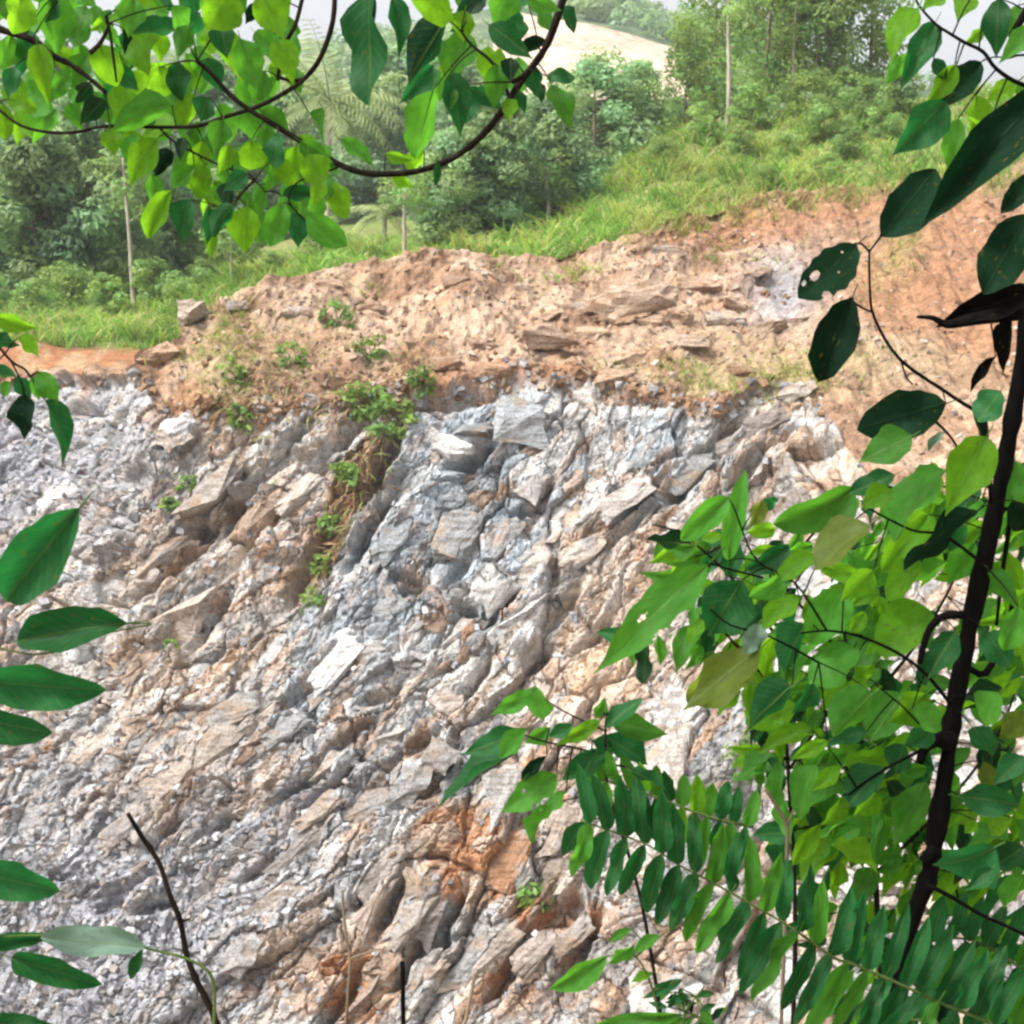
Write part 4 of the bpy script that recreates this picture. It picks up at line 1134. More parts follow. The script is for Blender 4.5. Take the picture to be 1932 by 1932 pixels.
for k, a in enumerate([
    (700, 665, 0.5, 160, 'bright green weed on the mound edge above the hanging stems'),
    (690, 755, 0.7, 320, 'bright green weed hanging at the rock edge'),
    (745, 795, 0.6, 260, 'lowest bright green weed, left of the white cut block'),
    (800, 745, 0.45, 150, 'small green weed at the end of the soil lip'),
    (640, 615, 0.55, 200, 'dark green weed high on the mound'),
    (560, 690, 0.5, 120, 'sparse olive weed in the middle of the mound edge'),
    (455, 790, 0.4, 90, 'pale green weed above the long dark boulder'),
    (350, 905, 0.28, 60, 'small weed left of the long dark boulder'),
    (320, 950, 0.22, 40, 'tiny weed below and left of the long dark boulder'),
    (590, 1130, 0.34, 60, 'yellowish weed beside the blue grey rock band'),
    (320, 1215, 0.2, 34, 'tiny yellow green weed under the grey block'),
    (655, 895, 0.4, 110, 'small green weed at the top of the brown gully'),
    (622, 985, 0.36, 90, 'small green weed in the middle of the brown gully'),
    (600, 1060, 0.32, 80, 'small green weed near the foot of the brown gully'),
    (450, 720, 0.45, 110, 'olive weed near the outer end of the mound'),
    (1010, 1690, 0.4, 90, 'small yellow green weed beside the rust stained rock'),
    (1430, 1440, 0.7, 160, 'pale weed on the rock beside the leafy sapling'),
]):
    weed(*a, seed=700 + k)

# ------------------------------------------------------------------ foreground leaves
def leaf_mesh(name, shape, curl=0.12, fold=0.18, wave=0.0, holes=(), nu=12, nv=4, seed=0):
    # holes: (x, y, radius along x, radius along y) in leaf units
    """leaf of unit length along +y, unit width across x; petiole behind the base"""
    rr = random.Random(seed)
    V, F = [], []
    prof = {
        'ovate': [(0, .02), (.06, .40), (.15, .72), (.3, .98), (.42, 1.0), (.55, .86), (.68, .62), (.8, .36), (.88, .17), (.94, .07), (1, .01)],
        'oval': [(0, .02), (.05, .36), (.15, .68), (.3, .92), (.5, 1.0), (.68, .92), (.82, .68), (.92, .38), (.97, .18), (1, .01)],
        'lance': [(0, .02), (.08, .4), (.2, .76), (.35, .98), (.5, .98), (.65, .8), (.8, .5), (.92, .2), (1, .01)],
        'strip': [(0, .02), (.04, .5), (.12, .86), (.3, 1.0), (.6, .96), (.78, .76), (.9, .45), (.97, .18), (1, .01)],
        'round': [(0, .02), (.04, .5), (.14, .86), (.3, 1.0), (.5, .98), (.7, .84), (.86, .56), (.96, .26), (1, .01)],
    }[shape]
    px_, py_ = [p[0] for p in prof], [p[1] for p in prof]
    ts = [0.5 - 0.5 * math.cos(math.pi * i / nu) for i in range(nu + 1)]
    ph = rr.uniform(0, 6); asym = rr.choice([-1, 1]); bend = rr.uniform(-0.22, 0.22)
    for t in ts:
        w = 0.5 * float(np.interp(t, px_, py_))
        for j in range(nv + 1):
            s = -1 + 2 * j / nv
            edge = 1 + 0.05 * math.sin(t * 31 + ph + 2 * s) + 0.04 * math.sin(t * 13 + 2 * ph)
            x = s * w * edge * (1.08 if s * asym > 0 else 0.92) + bend * (t * t - t)
            z = -curl * (t ** 1.8) + fold * abs(x) + wave * math.sin(t * 9 + ph) * abs(s) * w
            V.append((x, t, z))
    m = nv + 1
    for i in range(nu):
        for j in range(nv):
            cx_ = (V[i * m + j][0] + V[(i + 1) * m + j + 1][0]) / 2; cy_ = (V[i * m + j][1] + V[(i + 1) * m + j + 1][1]) / 2
            if any(((cx_ - h[0]) / h[2]) ** 2 + ((cy_ - h[1]) / h[3]) ** 2 < 1 for h in holes): continue
            F.append((i * m + j, i * m + j + 1, (i + 1) * m + j + 1, (i + 1) * m + j))
    # petiole
    tv, tf = tube([(0, -0.16, 0.03), (0, -0.06, 0.005), (0, 0.1, -0.004), (0, 0.7, -curl * .7 ** 1.8 - 0.004)], [0.012, 0.014, 0.012, 0.003], 6)
    b = len(V); V += [tuple(v) for v in tv]; F += [tuple(i + b for i in f) for f in tf]
    me = bpy.data.meshes.new(name)
    me.from_pydata(V, [], F)
    me.polygons.foreach_set('use_smooth', [True] * len(me.polygons))
    me.update()
    return me

LEAF = {}
for sh in ('ovate', 'oval', 'lance', 'strip', 'round'):
    LEAF[sh] = [leaf_mesh(sh + '_leaf', sh, c, f, w, (), 12, 4, k) for k, (c, f, w) in enumerate([(0.10, 0.30, 0.10), (0.26, 0.42, 0.16), (-0.08, 0.22, 0.22), (0.38, 0.34, 0.10), (0.2, 0.5, 0.2), (0.05, 0.16, 0.3), (0.5, 0.4, 0.15), (0.15, 0.36, 0.26)])]
HOLED = leaf_mesh('holed_leaf', 'oval', 0.05, 0.12, 0.05, [(0.12, 0.66, 0.10, 0.07), (0.16, 0.82, 0.05, 0.035), (-0.2, 0.4, 0.03, 0.02), (0.1, 0.2, 0.03, 0.02), (-0.42, 0.72, 0.12, 0.06), (0.34, 0.88, 0.1, 0.06)], 56, 40, 4)
TORN = leaf_mesh('torn_leaf', 'ovate', 0.10, 0.16, 0.12, [(-0.5, 0.35, 0.16, 0.09), (-0.44, 0.5, 0.14, 0.05), (0.12, 0.52, 0.05, 0.035), (0.48, 0.62, 0.14, 0.06)], 56, 36, 4)
M_DEEP = mat_leaf('deep_green_leaf', (0.006, 0.034, 0.012), (0.008, 0.075, 0.018), 0.4, 0.3)  # shade of overlapping leaves put into this dark green
MATS = {'D': M_DEEP, 'Y': M_YOUNG_LIT, 'G': M_GROWN, 'O': M_OLD_SHADED, 'B': M_SHADELEAF, 'U': M_UNDER, 'W': M_WITHER, 'V': M_OLIVE}
lrng = random.Random(3)

def put_leaf(parent, b, tip, w, Y, tone, shape='ovate', roll=None, dY=None, me=None, name='leaf'):
    """leaf from picture position b to tip, w wide, at about distance Y from the viewer"""
    if dY is None: dY = lrng.uniform(-0.25, 0.25)
    if roll is None: roll = lrng.gauss(0, 26)
    L0 = math.hypot(tip[0] - b[0], tip[1] - b[1]) / FPX * Y
    p0 = at(b[0], b[1], Y); p1 = at(tip[0], tip[1], Y + dY * L0)
    y = p1 - p0; L = y.length; y = y / L
    view = -((p0 + p1) / 2).normalized()
    z = (view - y * view.dot(y)).normalized()
    z = Matrix.Rotation(R(roll), 3, y) @ z
    if z.z < -0.25: z = -z          # upper side up
    x = y.cross(z).normalized()
    W = w / FPX * Y / max(0.55, math.cos(R(roll)))
    m = me or LEAF[shape][lrng.randrange(8)]
    o = link(name, m, None, parent)
    if not m.materials: m.materials.append(M_GROWN)
    o.material_slots[0].link = 'OBJECT'; o.material_slots[0].material = MATS[tone]
    rot = Matrix((x, y, z)).transposed().to_4x4()
    o.matrix_local = Matrix.Translation(p0 - parent.location) @ rot @ Matrix.Diagonal((W, L, L, 1))
    return p0

def branch_px(pts, Y, r):
    """branch through picture positions; r = (start, end) half widths in picture units"""
    n = len(pts)
    P = [at(p[0], p[1], Y if len(p) < 3 else p[2]) for p in pts]
    rad = [(r[0] + (r[1] - r[0]) * i / (n - 1)) * 0.5 / FPX * P[i].y for i in range(n)]
    return smooth_path(P, rad, 4)

def inside(px, py, poly):
    c = False; j = len(poly) - 1
    for i in range(len(poly)):
        if (poly[i][1] > py) != (poly[j][1] > py) and px < (poly[j][0] - poly[i][0]) * (py - poly[i][1]) / (poly[j][1] - poly[i][1]) + poly[i][0]: c = not c
        j = i
    return c

class Plant:
    def __init__(self, name, base, label, cat, bark, group=None):
        self.e = empty(name, base, label, cat, group)
        self.mb = MB(); self.bark = bark; self.pts = []
    def branch(self, pts, Y, r, sides=8, knobs=0):
        a, b = branch_px(pts, Y, r)
        if knobs:
            b = [x * (1 + knobs * (mnoise.noise(Vector((i * 0.9, r[0], 0.3))))) for i, x in enumerate(b)]
        a2 = [p - self.e.location for p in a]
        self.mb.add(tube(a2, b, sides)); self.pts += a
    def leaf(self, b, tip, w, Y, tone, shape='ovate', twig=True, **kw):
        p0 = put_leaf(self.e, b, tip, w, Y, tone, shape, **kw)
        if twig and self.pts:
            q = min(self.pts, key=lambda p: (p - p0).length)
            d = (q - p0).length
            if 0.01 < d < 0.14:
                m = (p0 + q) / 2 + Vector((0, 0, 0.04 * d))
                o = self.e.location
                a, r_ = smooth_path([q - o, m - o, p0 - o], [0.0016, 0.0013, 0.0010], 3)
                self.mb.add(tube(a, r_, 6))
    def done(self, name='branch'):
        link(name, self.mb.mesh(name), self.bark, self.e)

def z1(x, y): return (x / 3, y / 3)
def z2(x, y): return (644 + x / 3, y / 3)
def z3(x, y): return (1288 + x / 3, y / 3)
def z4(x, y): return (x / 3, 644 + y / 3)
def z6(x, y): return (1288 + x / 3, 644 + y / 3)
def z7(x, y): return (x / 3, 1288 + y / 3)
def z8(x, y): return (644 + x / 3, 1288 + y / 3)
def z9(x, y): return (1288 + x / 3, 1288 + y / 3)

# --- arching branch across the top
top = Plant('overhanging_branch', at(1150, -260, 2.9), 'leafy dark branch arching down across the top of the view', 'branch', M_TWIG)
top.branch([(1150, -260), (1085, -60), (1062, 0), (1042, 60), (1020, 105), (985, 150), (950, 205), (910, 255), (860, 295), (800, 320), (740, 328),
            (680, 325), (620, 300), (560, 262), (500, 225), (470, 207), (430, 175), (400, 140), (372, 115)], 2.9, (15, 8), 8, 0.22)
top.branch([(632, -30), (628, 40), (605, 108), (575, 148), (545, 170), (510, 190), (470, 207), (420, 222), (370, 238), (290, 240), (200, 238), (140, 250), (80, 248), (30, 232), (-20, 190)], 2.9, (10, 5), 8, 0.15)
top.branch([(572, -10), (558, 45), (540, 80), (528, 125), (524, 152)], 2.9, (8, 7)); top.branch([(524, 145), (550, 152), (575, 148)], 2.9, (7, 6))
top.branch([(-40, 30), (0, 55), (60, 75), (100, 105), (130, 120), (165, 145), (200, 175)], 2.8, (14, 8), 8, 0.3)
top.branch([(200, 30), (208, 65), (214, 110), (220, 155)], 2.8, (7, 4)); top.branch([(170, 100), (190, 80), (205, 50)], 2.8, (10, 6))
top.branch([(300, 240), (330, 268), (400, 305), (450, 325), (485, 345), (500, 362)], 2.9, (5, 3)); top.branch([(480, 340), (460, 360), (440, 385), (425, 395)], 2.9, (6, 5), 8, 0.3)
top.branch([(960, 180), (930, 120), (890, 85), (870, 60)], 2.9, (7, 4)); top.branch([(965, 155), (990, 140), (1020, 100)], 2.85, (9, 8))
top.branch([(640, 315), (600, 330), (560, 345), (545, 380), (580, 420)], 2.9, (4, 3))
TL = [
    (120, -40, 90, 190, 150, 'Y'), (300, -30, 330, 310, 200, 'G'), (900, 50, 560, 70, 170, 'Y'), (1300, -60, 1190, 160, 220, 'Y'), (1480, -40, 1600, 230, 200, 'Y'),
    (1460, 20, 1385, 140, 75, 'B'), (1010, 170, 770, 150, 90, 'O'), (1250, 140, 1290, 330, 130, 'O'), (800, 140, 810, 430, 190, 'Y'), (560, 250, 640, 480, 150, 'Y'),
    (1010, 350, 1015, 590, 130, 'O'), (1360, 220, 1450, 520, 160, 'G'), (1500, 400, 1430, 570, 120, 'G'), (1260, 150, 1340, 430, 130, 'Y'), (1180, 550, 1110, 690, 130, 'O'),
    (970, 590, 660, 670, 150, 'G'), (830, 580, 860, 740, 120, 'O'), (590, 560, 450, 720, 110, 'D'), (520, 480, 430, 570, 85, 'D'), (400, 580, 440, 745, 90, 'G'),
    (310, 380, 190, 490, 95, 'O'), (50, 560, 200, 620, 100, 'Y'), (80, 380, 50, 570, 95, 'O'), (130, 150, 150, 430, 110, 'O'), (20, 590, 30, 790, 120, 'Y'),
    (620, 730, 650, 880, 120, 'Y'), (890, 785, 690, 1045, 160, 'Y'), (970, 850, 880, 985, 95, 'B'), (1040, 780, 1005, 900, 65, 'D'), (1100, 940, 945, 1065, 105, 'G'),
    (1160, 930, 1120, 1130, 110, 'Y'), (1400, 980, 1265, 1085, 105, 'O'), (1300, 1030, 1270, 1200, 85, 'D'), (970, 1080, 805, 1350, 120, 'Y'), (1080, 1130, 972, 1372, 150, 'O'),
    (1180, 1170, 1185, 1400, 75, 'O'), (1320, 1160, 1200, 1325, 95, 'O'), (1400, 1170, 1390, 1440, 180, 'Y'), (1230, 1320, 1150, 1465, 70, 'Y'), (1600, 1150, 1525, 1395, 140, 'G'),
    (1680, 1200, 1690, 1405, 120, 'O'), (1600, 1110, 1825, 1100, 80, 'O'), (1740, 1200, 1965, 1395, 140, 'G'), (1500, 1040, 1430, 1150, 75, 'G'), (1750, 870, 1825, 1085, 160, 'Y'),
    (1570, 750, 1560, 955, 100, 'O'), (1400, 620, 1420, 810, 130, 'G'), (1260, 680, 1220, 870, 130, 'G'), (1420, 800, 1430, 975, 150, 'Y'), (1480, 630, 1650, 760, 110, 'G'),
    (760, 0, 720, 200, 150, 'G'), (480, 30, 420, 260, 140, 'G'), (650, 380, 790, 520, 100, 'O'), (1560, 230, 1670, 440, 150, 'Y'), (900, 380, 930, 560, 130, 'Y'),
    (210, 250, 260, 560, 130, 'Y'), (330, 0, 200, 130, 120, 'O'), (1100, 540, 1010, 720, 110, 'Y'), (1080, 150, 1000, 330, 110, 'G'), (1700, 800, 1900, 960, 110, 'G'),
    (1150, 800, 1090, 960, 100, 'Y'), (1300, 820, 1260, 980, 100, 'Y'), (1750, 640, 1900, 780, 90, 'G'), (1560, 900, 1680, 1060, 110, 'Y'), (60, 200, 10, 400, 120, 'G'),
    (1180, 330, 1240, 520, 120, 'O'), (440, 520, 380, 560, 60, 'G'), (700, 160, 715, 320, 50, 'B'), (1830, 1020, 1760, 1160, 90, 'Y'), (980, 30, 1060, 180, 100, 'G'),
]
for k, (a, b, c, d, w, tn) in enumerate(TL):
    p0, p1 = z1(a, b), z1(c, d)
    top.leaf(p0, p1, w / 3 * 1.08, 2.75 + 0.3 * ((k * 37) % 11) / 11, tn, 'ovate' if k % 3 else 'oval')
TM = [
    (160, -60, 195, 605, 205, 'O'), (150, -80, 110, 290, 120, 'B'), (595, 110, 335, 460, 190, 'D'), (520, 370, 335, 585, 150, 'O'), (520, 510, 395, 885, 185, 'G'),
    (620, 410, 695, 755, 160, 'O'), (720, 190, 595, 440, 190, 'G'), (880, 360, 860, 625, 140, 'G'), (520, -100, 500, 150, 220, 'Y'), (800, -50, 635, 105, 130, 'D'),
    (960, -70, 870, 160, 190, 'G'), (835, 140, 1090, 325, 150, 'O'), (1155, 225, 1005, 285, 80, 'B'), (960, 325, 960, 465, 105, 'D'), (1130, 470, 1130, 588, 70, 'D'),
    (1075, 375, 1105, 550, 110, 'O'), (1160, 430, 1325, 440, 80, 'O'), (1190, 480, 1315, 735, 130, 'G'), (1000, 515, 1040, 640, 65, 'O'), (1050, -10, 1245, 60, 110, 'G'),
    (1240, 40, 1335, 145, 70, 'O'), (250, 870, 410, 910, 70, 'Y'), (0, 790, 195, 935, 90, 'G'), (290, 985, 410, 1070, 75, 'Y'), (540, 915, 540, 1045, 45, 'O'),
    (280, -10, 350, 310, 110, 'O'), (700, 60, 660, 230, 150, 'Y'), (640, 500, 600, 640, 90, 'G'), (470, 860, 380, 980, 90, 'Y'), (980, 560, 930, 680, 90, 'Y'),
]
for k, (a, b, c, d, w, tn) in enumerate(TM):
    top.leaf(z2(a, b), z2(c, d), w / 3, 2.75 + 0.3 * ((k * 29) % 11) / 11, tn, 'ovate' if k % 4 else 'oval')
TOPP = [(-20, -30), (560, -30), (560, 150), (470, 205), (330, 235), (150, 235), (-20, 240)]
LOWP = [(225, 250), (480, 215), (640, 310), (650, 380), (560, 400), (430, 430), (300, 400)]
MIDP = [(660, -30), (1040, -30), (1010, 100), (950, 180), (860, 210), (760, 60)]
for poly, cnt_, tones in ((TOPP, 105, 'YYGGGO'), (LOWP, 48, 'YYGGG'), (MIDP, 20, 'YGGO')):
    k = 0
    xs_ = [p[0] for p in poly]; ys_ = [p[1] for p in poly]
    while k < cnt_:
        px, py = lrng.uniform(min(xs_), max(xs_)), lrng.uniform(min(ys_), max(ys_))
        if not inside(px, py, poly): continue
        an = lrng.gauss(R(95), 0.65); L = lrng.uniform(44, 82)
        top.leaf((px, py - L * .4), (px + L * math.cos(an), py + L * (math.sin(an) - .4)), L * lrng.uniform(.48, .64), lrng.uniform(3.05, 3.5), lrng.choice(tones), lrng.choice(['ovate', 'ovate', 'oval']))
        k += 1
top.done()

# --- sapling at the right: trunk, twigs and its leaves
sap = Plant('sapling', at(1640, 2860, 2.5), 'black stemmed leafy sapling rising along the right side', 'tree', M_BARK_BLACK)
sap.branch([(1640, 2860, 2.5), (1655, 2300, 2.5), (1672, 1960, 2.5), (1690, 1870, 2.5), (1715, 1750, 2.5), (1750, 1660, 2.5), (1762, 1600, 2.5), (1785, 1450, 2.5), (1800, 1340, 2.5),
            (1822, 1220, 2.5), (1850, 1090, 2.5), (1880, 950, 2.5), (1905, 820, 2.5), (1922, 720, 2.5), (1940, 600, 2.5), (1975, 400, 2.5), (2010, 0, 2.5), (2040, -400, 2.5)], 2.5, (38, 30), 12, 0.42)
sap.branch([(1768, 1600), (1750, 1615), (1740, 1625)], 2.48, (26, 20)); sap.branch([(1800, 1400), (1765, 1395), (1745, 1410), (1735, 1440)], 2.48, (40, 16), 8, 0.3)
sap.branch([(1820, 1160), (1780, 1163), (1755, 1185), (1742, 1220), (1735, 1252)], 2.45, (18, 12))
sap.branch([(1815, 1250), (1860, 1270), (1900, 1180), (1912, 1120)], 2.5, (16, 8), 8, 0.3); sap.branch([(1860, 1000), (1905, 960), (1890, 1090), (1880, 1180)], 2.52, (14, 6), 8, 0.3)
sap.branch([(1870, 950), (1855, 800), (1800, 750), (1700, 680), (1650, 600), (1641, 540), (1640, 470)], 2.45, (9, 4))
sap.branch([(1640, 475), (1655, 455), (1662, 442)], 2.45, (4, 3)); sap.branch([(1640, 475), (1625, 460), (1612, 460)], 2.45, (4, 4)); sap.branch([(1648, 590), (1625, 580), (1605, 565)], 2.45, (4, 4))
sap.branch([(1760, 790), (1790, 820), (1810, 850), (1838, 895)], 2.45, (6, 3)); sap.branch([(1700, 680), (1710, 712), (1722, 725)], 2.45, (4, 3))
sap.branch([(2020, 180), (1930, 160), (1880, 130), (1855, 98), (1820, 80), (1790, 62), (1765, 45), (1735, 12), (1725, -10)], 2.45, (9, 4))
sap.branch([(2020, -60), (1955, 0), (1925, 40), (1905, 70)], 2.45, (30, 8)); sap.branch([(2030, 200), (1950, 110), (1900, 110)], 2.45, (6, 4))
sap.branch([(1752, 1670), (1800, 1695), (1850, 1725), (1925, 1760), (1980, 1800)], 2.46, (10, 6))
sap.branch([(1795, 1330), (1745, 1270), (1690, 1230), (1620, 1200), (1560, 1190), (1510, 1195)], 2.42, (8, 4)); sap.branch([(1800, 1310), (1760, 1380), (1700, 1330), (1650, 1290)], 2.45, (6, 3))
sap.branch([(1750, 1410), (1690, 1440), (1640, 1470), (1600, 1500)], 2.45, (7, 4)); sap.branch([(1850, 1060), (1780, 1010), (1720, 1000), (1640, 960)], 2.45, (7, 4))
sap.branch([(1545, 1250), (1450, 1200), (1380, 1180), (1340, 1150)], 2.4, (5, 3)); sap.branch([(1560, 1190), (1500, 1100), (1430, 1060), (1400, 1000)], 2.4, (5, 3))
TR = [
    (1330, 50, 1145, 325, 170, 'Y'), (1430, 130, 1235, 495, 165, 'O'), (1290, 300, 1140, 485, 100, 'G'), (1500, -40, 1345, 45, 95, 'Y'), (1790, -10, 1770, 335, 160, 'O'),
    (1690, 350, 1455, 580, 165, 'B'), (1540, 365, 1375, 615, 120, 'Y'), (1660, 540, 1640, 805, 120, 'Y'), (1890, 465, 1715, 575, 120, 'Y'), (1490, 570, 1195, 890, 230, 'O'),
    (1560, 670, 1500, 1005, 130, 'G'), (1125, 1340, 1445, 945, 270, 'B'), (1980, 160, 1805, 325, 130, 'G'), (1690, 170, 1600, 250, 70, 'Y'), (1980, 990, 1812, 1195, 130, 'B'),
    (1960, 1210, 1700, 1670, 270, 'B'), (1640, -30, 1540, 90, 130, 'Y'), (1900, 30, 1830, 210, 90, 'G'), (1740, 700, 1600, 640, 70, 'Y'), (1960, 480, 1900, 600, 90, 'G'),
    (1960, 1400, 1790, 1500, 90, 'G'), (1420, 330, 1500, 470, 80, 'O'),
]
for k, (a, b, c, d, w, tn) in enumerate(TR):
    sap.leaf(z3(a, b), z3(c, d), w / 3, 2.38 + 0.1 * (k % 3), tn, 'oval' if tn == 'B' else 'ovate', roll=0 if tn == 'B' else None)
# the large black leaf, the leaves with holes, and the withered hooked leaf
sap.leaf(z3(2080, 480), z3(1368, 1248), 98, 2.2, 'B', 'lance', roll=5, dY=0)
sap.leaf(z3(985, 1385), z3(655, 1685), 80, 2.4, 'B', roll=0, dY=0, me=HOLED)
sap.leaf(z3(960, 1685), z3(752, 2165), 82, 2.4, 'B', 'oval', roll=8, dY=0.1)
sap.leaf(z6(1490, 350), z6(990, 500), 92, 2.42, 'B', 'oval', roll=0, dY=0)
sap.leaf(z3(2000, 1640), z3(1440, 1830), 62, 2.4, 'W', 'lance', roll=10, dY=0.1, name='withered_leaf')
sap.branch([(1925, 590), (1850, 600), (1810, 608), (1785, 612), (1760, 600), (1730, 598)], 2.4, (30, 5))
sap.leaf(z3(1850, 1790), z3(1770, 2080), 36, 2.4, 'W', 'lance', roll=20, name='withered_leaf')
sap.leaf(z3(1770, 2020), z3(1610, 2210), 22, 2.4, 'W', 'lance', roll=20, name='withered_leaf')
MR = [
    (1300, 535, 1000, 695, 200, 'G'), (1200, 755, 945, 870, 120, 'O'), (970, 830, 535, 1125, 210, 'G'), (1185, 845, 1005, 945, 140, 'Y'), (1490, 730, 1145, 1085, 210, 'G'),
    (1390, 980, 1130, 1300, 190, 'Y'), (1720, 540, 1490, 970, 250, 'Y'), (260, 1240, 335, 775, 120, 'G'), (260, 885, -30, 1130, 140, 'G'), (340, 1350, 130, 1690, 300, 'O'),
    (600, 1150, 360, 1310, 110, 'O'), (760, 1220, 530, 1350, 110, 'Y'), (760, 1270, 1110, 1370, 100, 'Y'), (1060, 1040, 735, 1275, 180, 'V'), (1670, 960, 1270, 1320, 110, 'B'),
    (1655, 1140, 1485, 1395, 160, 'G'), (660, 1450, 440, 1610, 120, 'Y'), (910, 1420, 710, 1710, 220, 'G'), (1090, 1370, 950, 1510, 110, 'Y'), (1030, 1530, 950, 1650, 80, 'Y'),
    (1410, 1530, 1110, 1770, 260, 'Y'), (1550, 1640, 1375, 1910, 160, 'O'), (1000, 1750, 730, 1950, 200, 'G'), (370, 1750, 20, 2070, 230, 'V'), (1080, 1300, 900, 1480, 150, 'Y'),
    (1350, 1250, 1120, 1420, 150, 'Y'), (550, 1330, 420, 1480, 110, 'G'), (880, 1100, 740, 1130, 60, 'U'), (700, 1600, 520, 1800, 150, 'O'), (430, 1600, 350, 1760, 110, 'U'),
    (1740, 1300, 1900, 1500, 130, 'G'), (1830, 1180, 1900, 1420, 120, 'Y'), (1720, 1650, 1860, 1840, 160, 'O'), (1760, 1240, 1720, 1480, 90, 'Y'), (1900, 1500, 1820, 1760, 150, 'G'),
    (1870, 900, 1932, 1120, 120, 'B'), (1860, 640, 1830, 820, 60, 'O'), (1800, 280, 1680, 460, 160, 'O'), (1640, 360, 1740, 580, 60, 'B'),
    (450, 900, 380, 1070, 90, 'V'), (1480, 520, 1380, 610, 50, 'U'), (520, 880, 470, 960, 60, 'O'),
]
for k, (a, b, c, d, w, tn) in enumerate(MR):
    sap.leaf(z6(a, b), z6(c, d), w / 3 * 1.1, 2.30 + 0.32 * ((k * 31) % 13) / 13, tn, ('ovate', 'oval', 'round')[k % 3])
# big torn leaf over the pale soil
sap.branch([(1340, 1070), (1335, 1062), (1380, 1075), (1440, 1090)], 2.35, (5, 4))
sap.leaf((1335, 1065), (1112, 1272), 96, 2.35, 'G', roll=10, me=TORN)
sap.leaf((1432, 1225), (1285, 1340), 78, 2.35, 'V', 'ovate', roll=15)
BR = [
    (620, 20, 330, 200, 160, 'O'), (640, 120, 400, 260, 130, 'Y'), (730, 260, 430, 370, 110, 'Y'), (740, 0, 640, 230, 90, 'O'), (1080, 60, 820, 260, 170, 'G'),
    (1250, 60, 1060, 330, 230, 'G'), (1380, 60, 1180, 250, 180, 'Y'), (1040, 280, 760, 340, 90, 'O'), (820, 330, 620, 430, 80, 'Y'), (930, 400, 640, 520, 120, 'G'),
    (1180, 400, 920, 470, 120, 'Y'), (1140, 480, 900, 720, 160, 'O'), (900, 480, 700, 620, 90, 'Y'), (760, 470, 580, 740, 140, 'G'), (1380, 560, 1190, 930, 170, 'G'),
    (1100, 620, 980, 800, 110, 'Y'), (900, 640, 830, 850, 90, 'Y'), (780, 800, 600, 1060, 100, 'Y'), (1000, 820, 820, 920, 90, 'G'), (850, 930, 1130, 1040, 110, 'Y'),
    (1560, 640, 1932, 700, 160, 'O'), (1770, 930, 1440, 1130, 230, 'O'), (1932, 930, 1760, 1050, 140, 'O'), (1700, 440, 1720, 620, 90, 'V'), (1932, 420, 1760, 580, 120, 'O'),
    (1640, 250, 1760, 420, 120, 'O'), (1800, 60, 1700, 250, 150, 'G'), (1932, 160, 1800, 330, 140, 'V'), (1860, 760, 1740, 860, 100, 'Y'), (1660, 780, 1600, 860, 60, 'Y'),
    (1750, 1050, 1600, 1180, 90, 'O'), (1932, 1100, 1780, 1260, 100, 'G'), (1260, 350, 1180, 520, 150, 'O'), (1400, 250, 1260, 380, 120, 'O'), (1300, 150, 1480, 260, 130, 'G'),
]
for k, (a, b, c, d, w, tn) in enumerate(BR):
    sap.leaf(z9(a, b), z9(c, d), w / 3 * 1.2, 2.30 + 0.35 * ((k * 23) % 13) / 13, tn, ('ovate', 'oval', 'lance')[k % 3])
# leaves deeper in the same crown
POLY = [(1500, 960), (1640, 930), (1800, 850), (1890, 830), (1990, 900), (1990, 1600), (1850, 1680), (1700, 1640), (1520, 1600), (1440, 1440), (1420, 1330), (1380, 1200), (1420, 1060)]
sap.done('trunk')
frng = random.Random(21)
shr = Plant('leafy_shrub', at(1700, 2860, 2.9), 'dense green shrub directly behind the black stem at the right edge', 'shrub', M_TWIG)
shr.branch([(1700, 2860), (1690, 2300), (1660, 1800), (1640, 1500), (1600, 1250), (1580, 1050)], 2.9, (20, 5), 8, 0.2)
for bx_ in ([(1640, 1500), (1540, 1380), (1460, 1280)], [(1620, 1350), (1740, 1200), (1820, 1050), (1860, 920)], [(1600, 1250), (1500, 1130), (1440, 1060)], [(1650, 1650), (1800, 1500), (1900, 1350), (1950, 1150)], [(1640, 1520), (1560, 1560), (1500, 1540)]):
    shr.branch(bx_, 2.9, (8, 3))
shr2 = Plant('leafy_shrub', at(1460, 2860, 2.85), 'bright green shrub reaching left over the pale soil beside the rock', 'shrub', M_TWIG)
shr2.branch([(1460, 2860), (1480, 2300), (1500, 1800), (1490, 1500), (1470, 1250), (1450, 1050)], 2.85, (14, 4), 8, 0.2)
for bx_ in ([(1480, 1320), (1400, 1230), (1330, 1160), (1250, 1140)], [(1465, 1200), (1380, 1090), (1290, 1010), (1230, 990)], [(1460, 1100), (1540, 1000), (1600, 950)], [(1490, 1450), (1560, 1350), (1620, 1280)]):
    shr2.branch(bx_, 2.85, (7, 3))
P_LEFT = [(1400, 990), (1500, 950), (1640, 930), (1680, 1000), (1680, 1600), (1520, 1600), (1440, 1450), (1400, 1330), (1350, 1210), (1230, 1230), (1180, 1180), (1290, 1080), (1220, 1000)]
P_RIGHT = [(1600, 950), (1800, 850), (1890, 830), (1990, 900), (1990, 1640), (1850, 1680), (1640, 1640)]
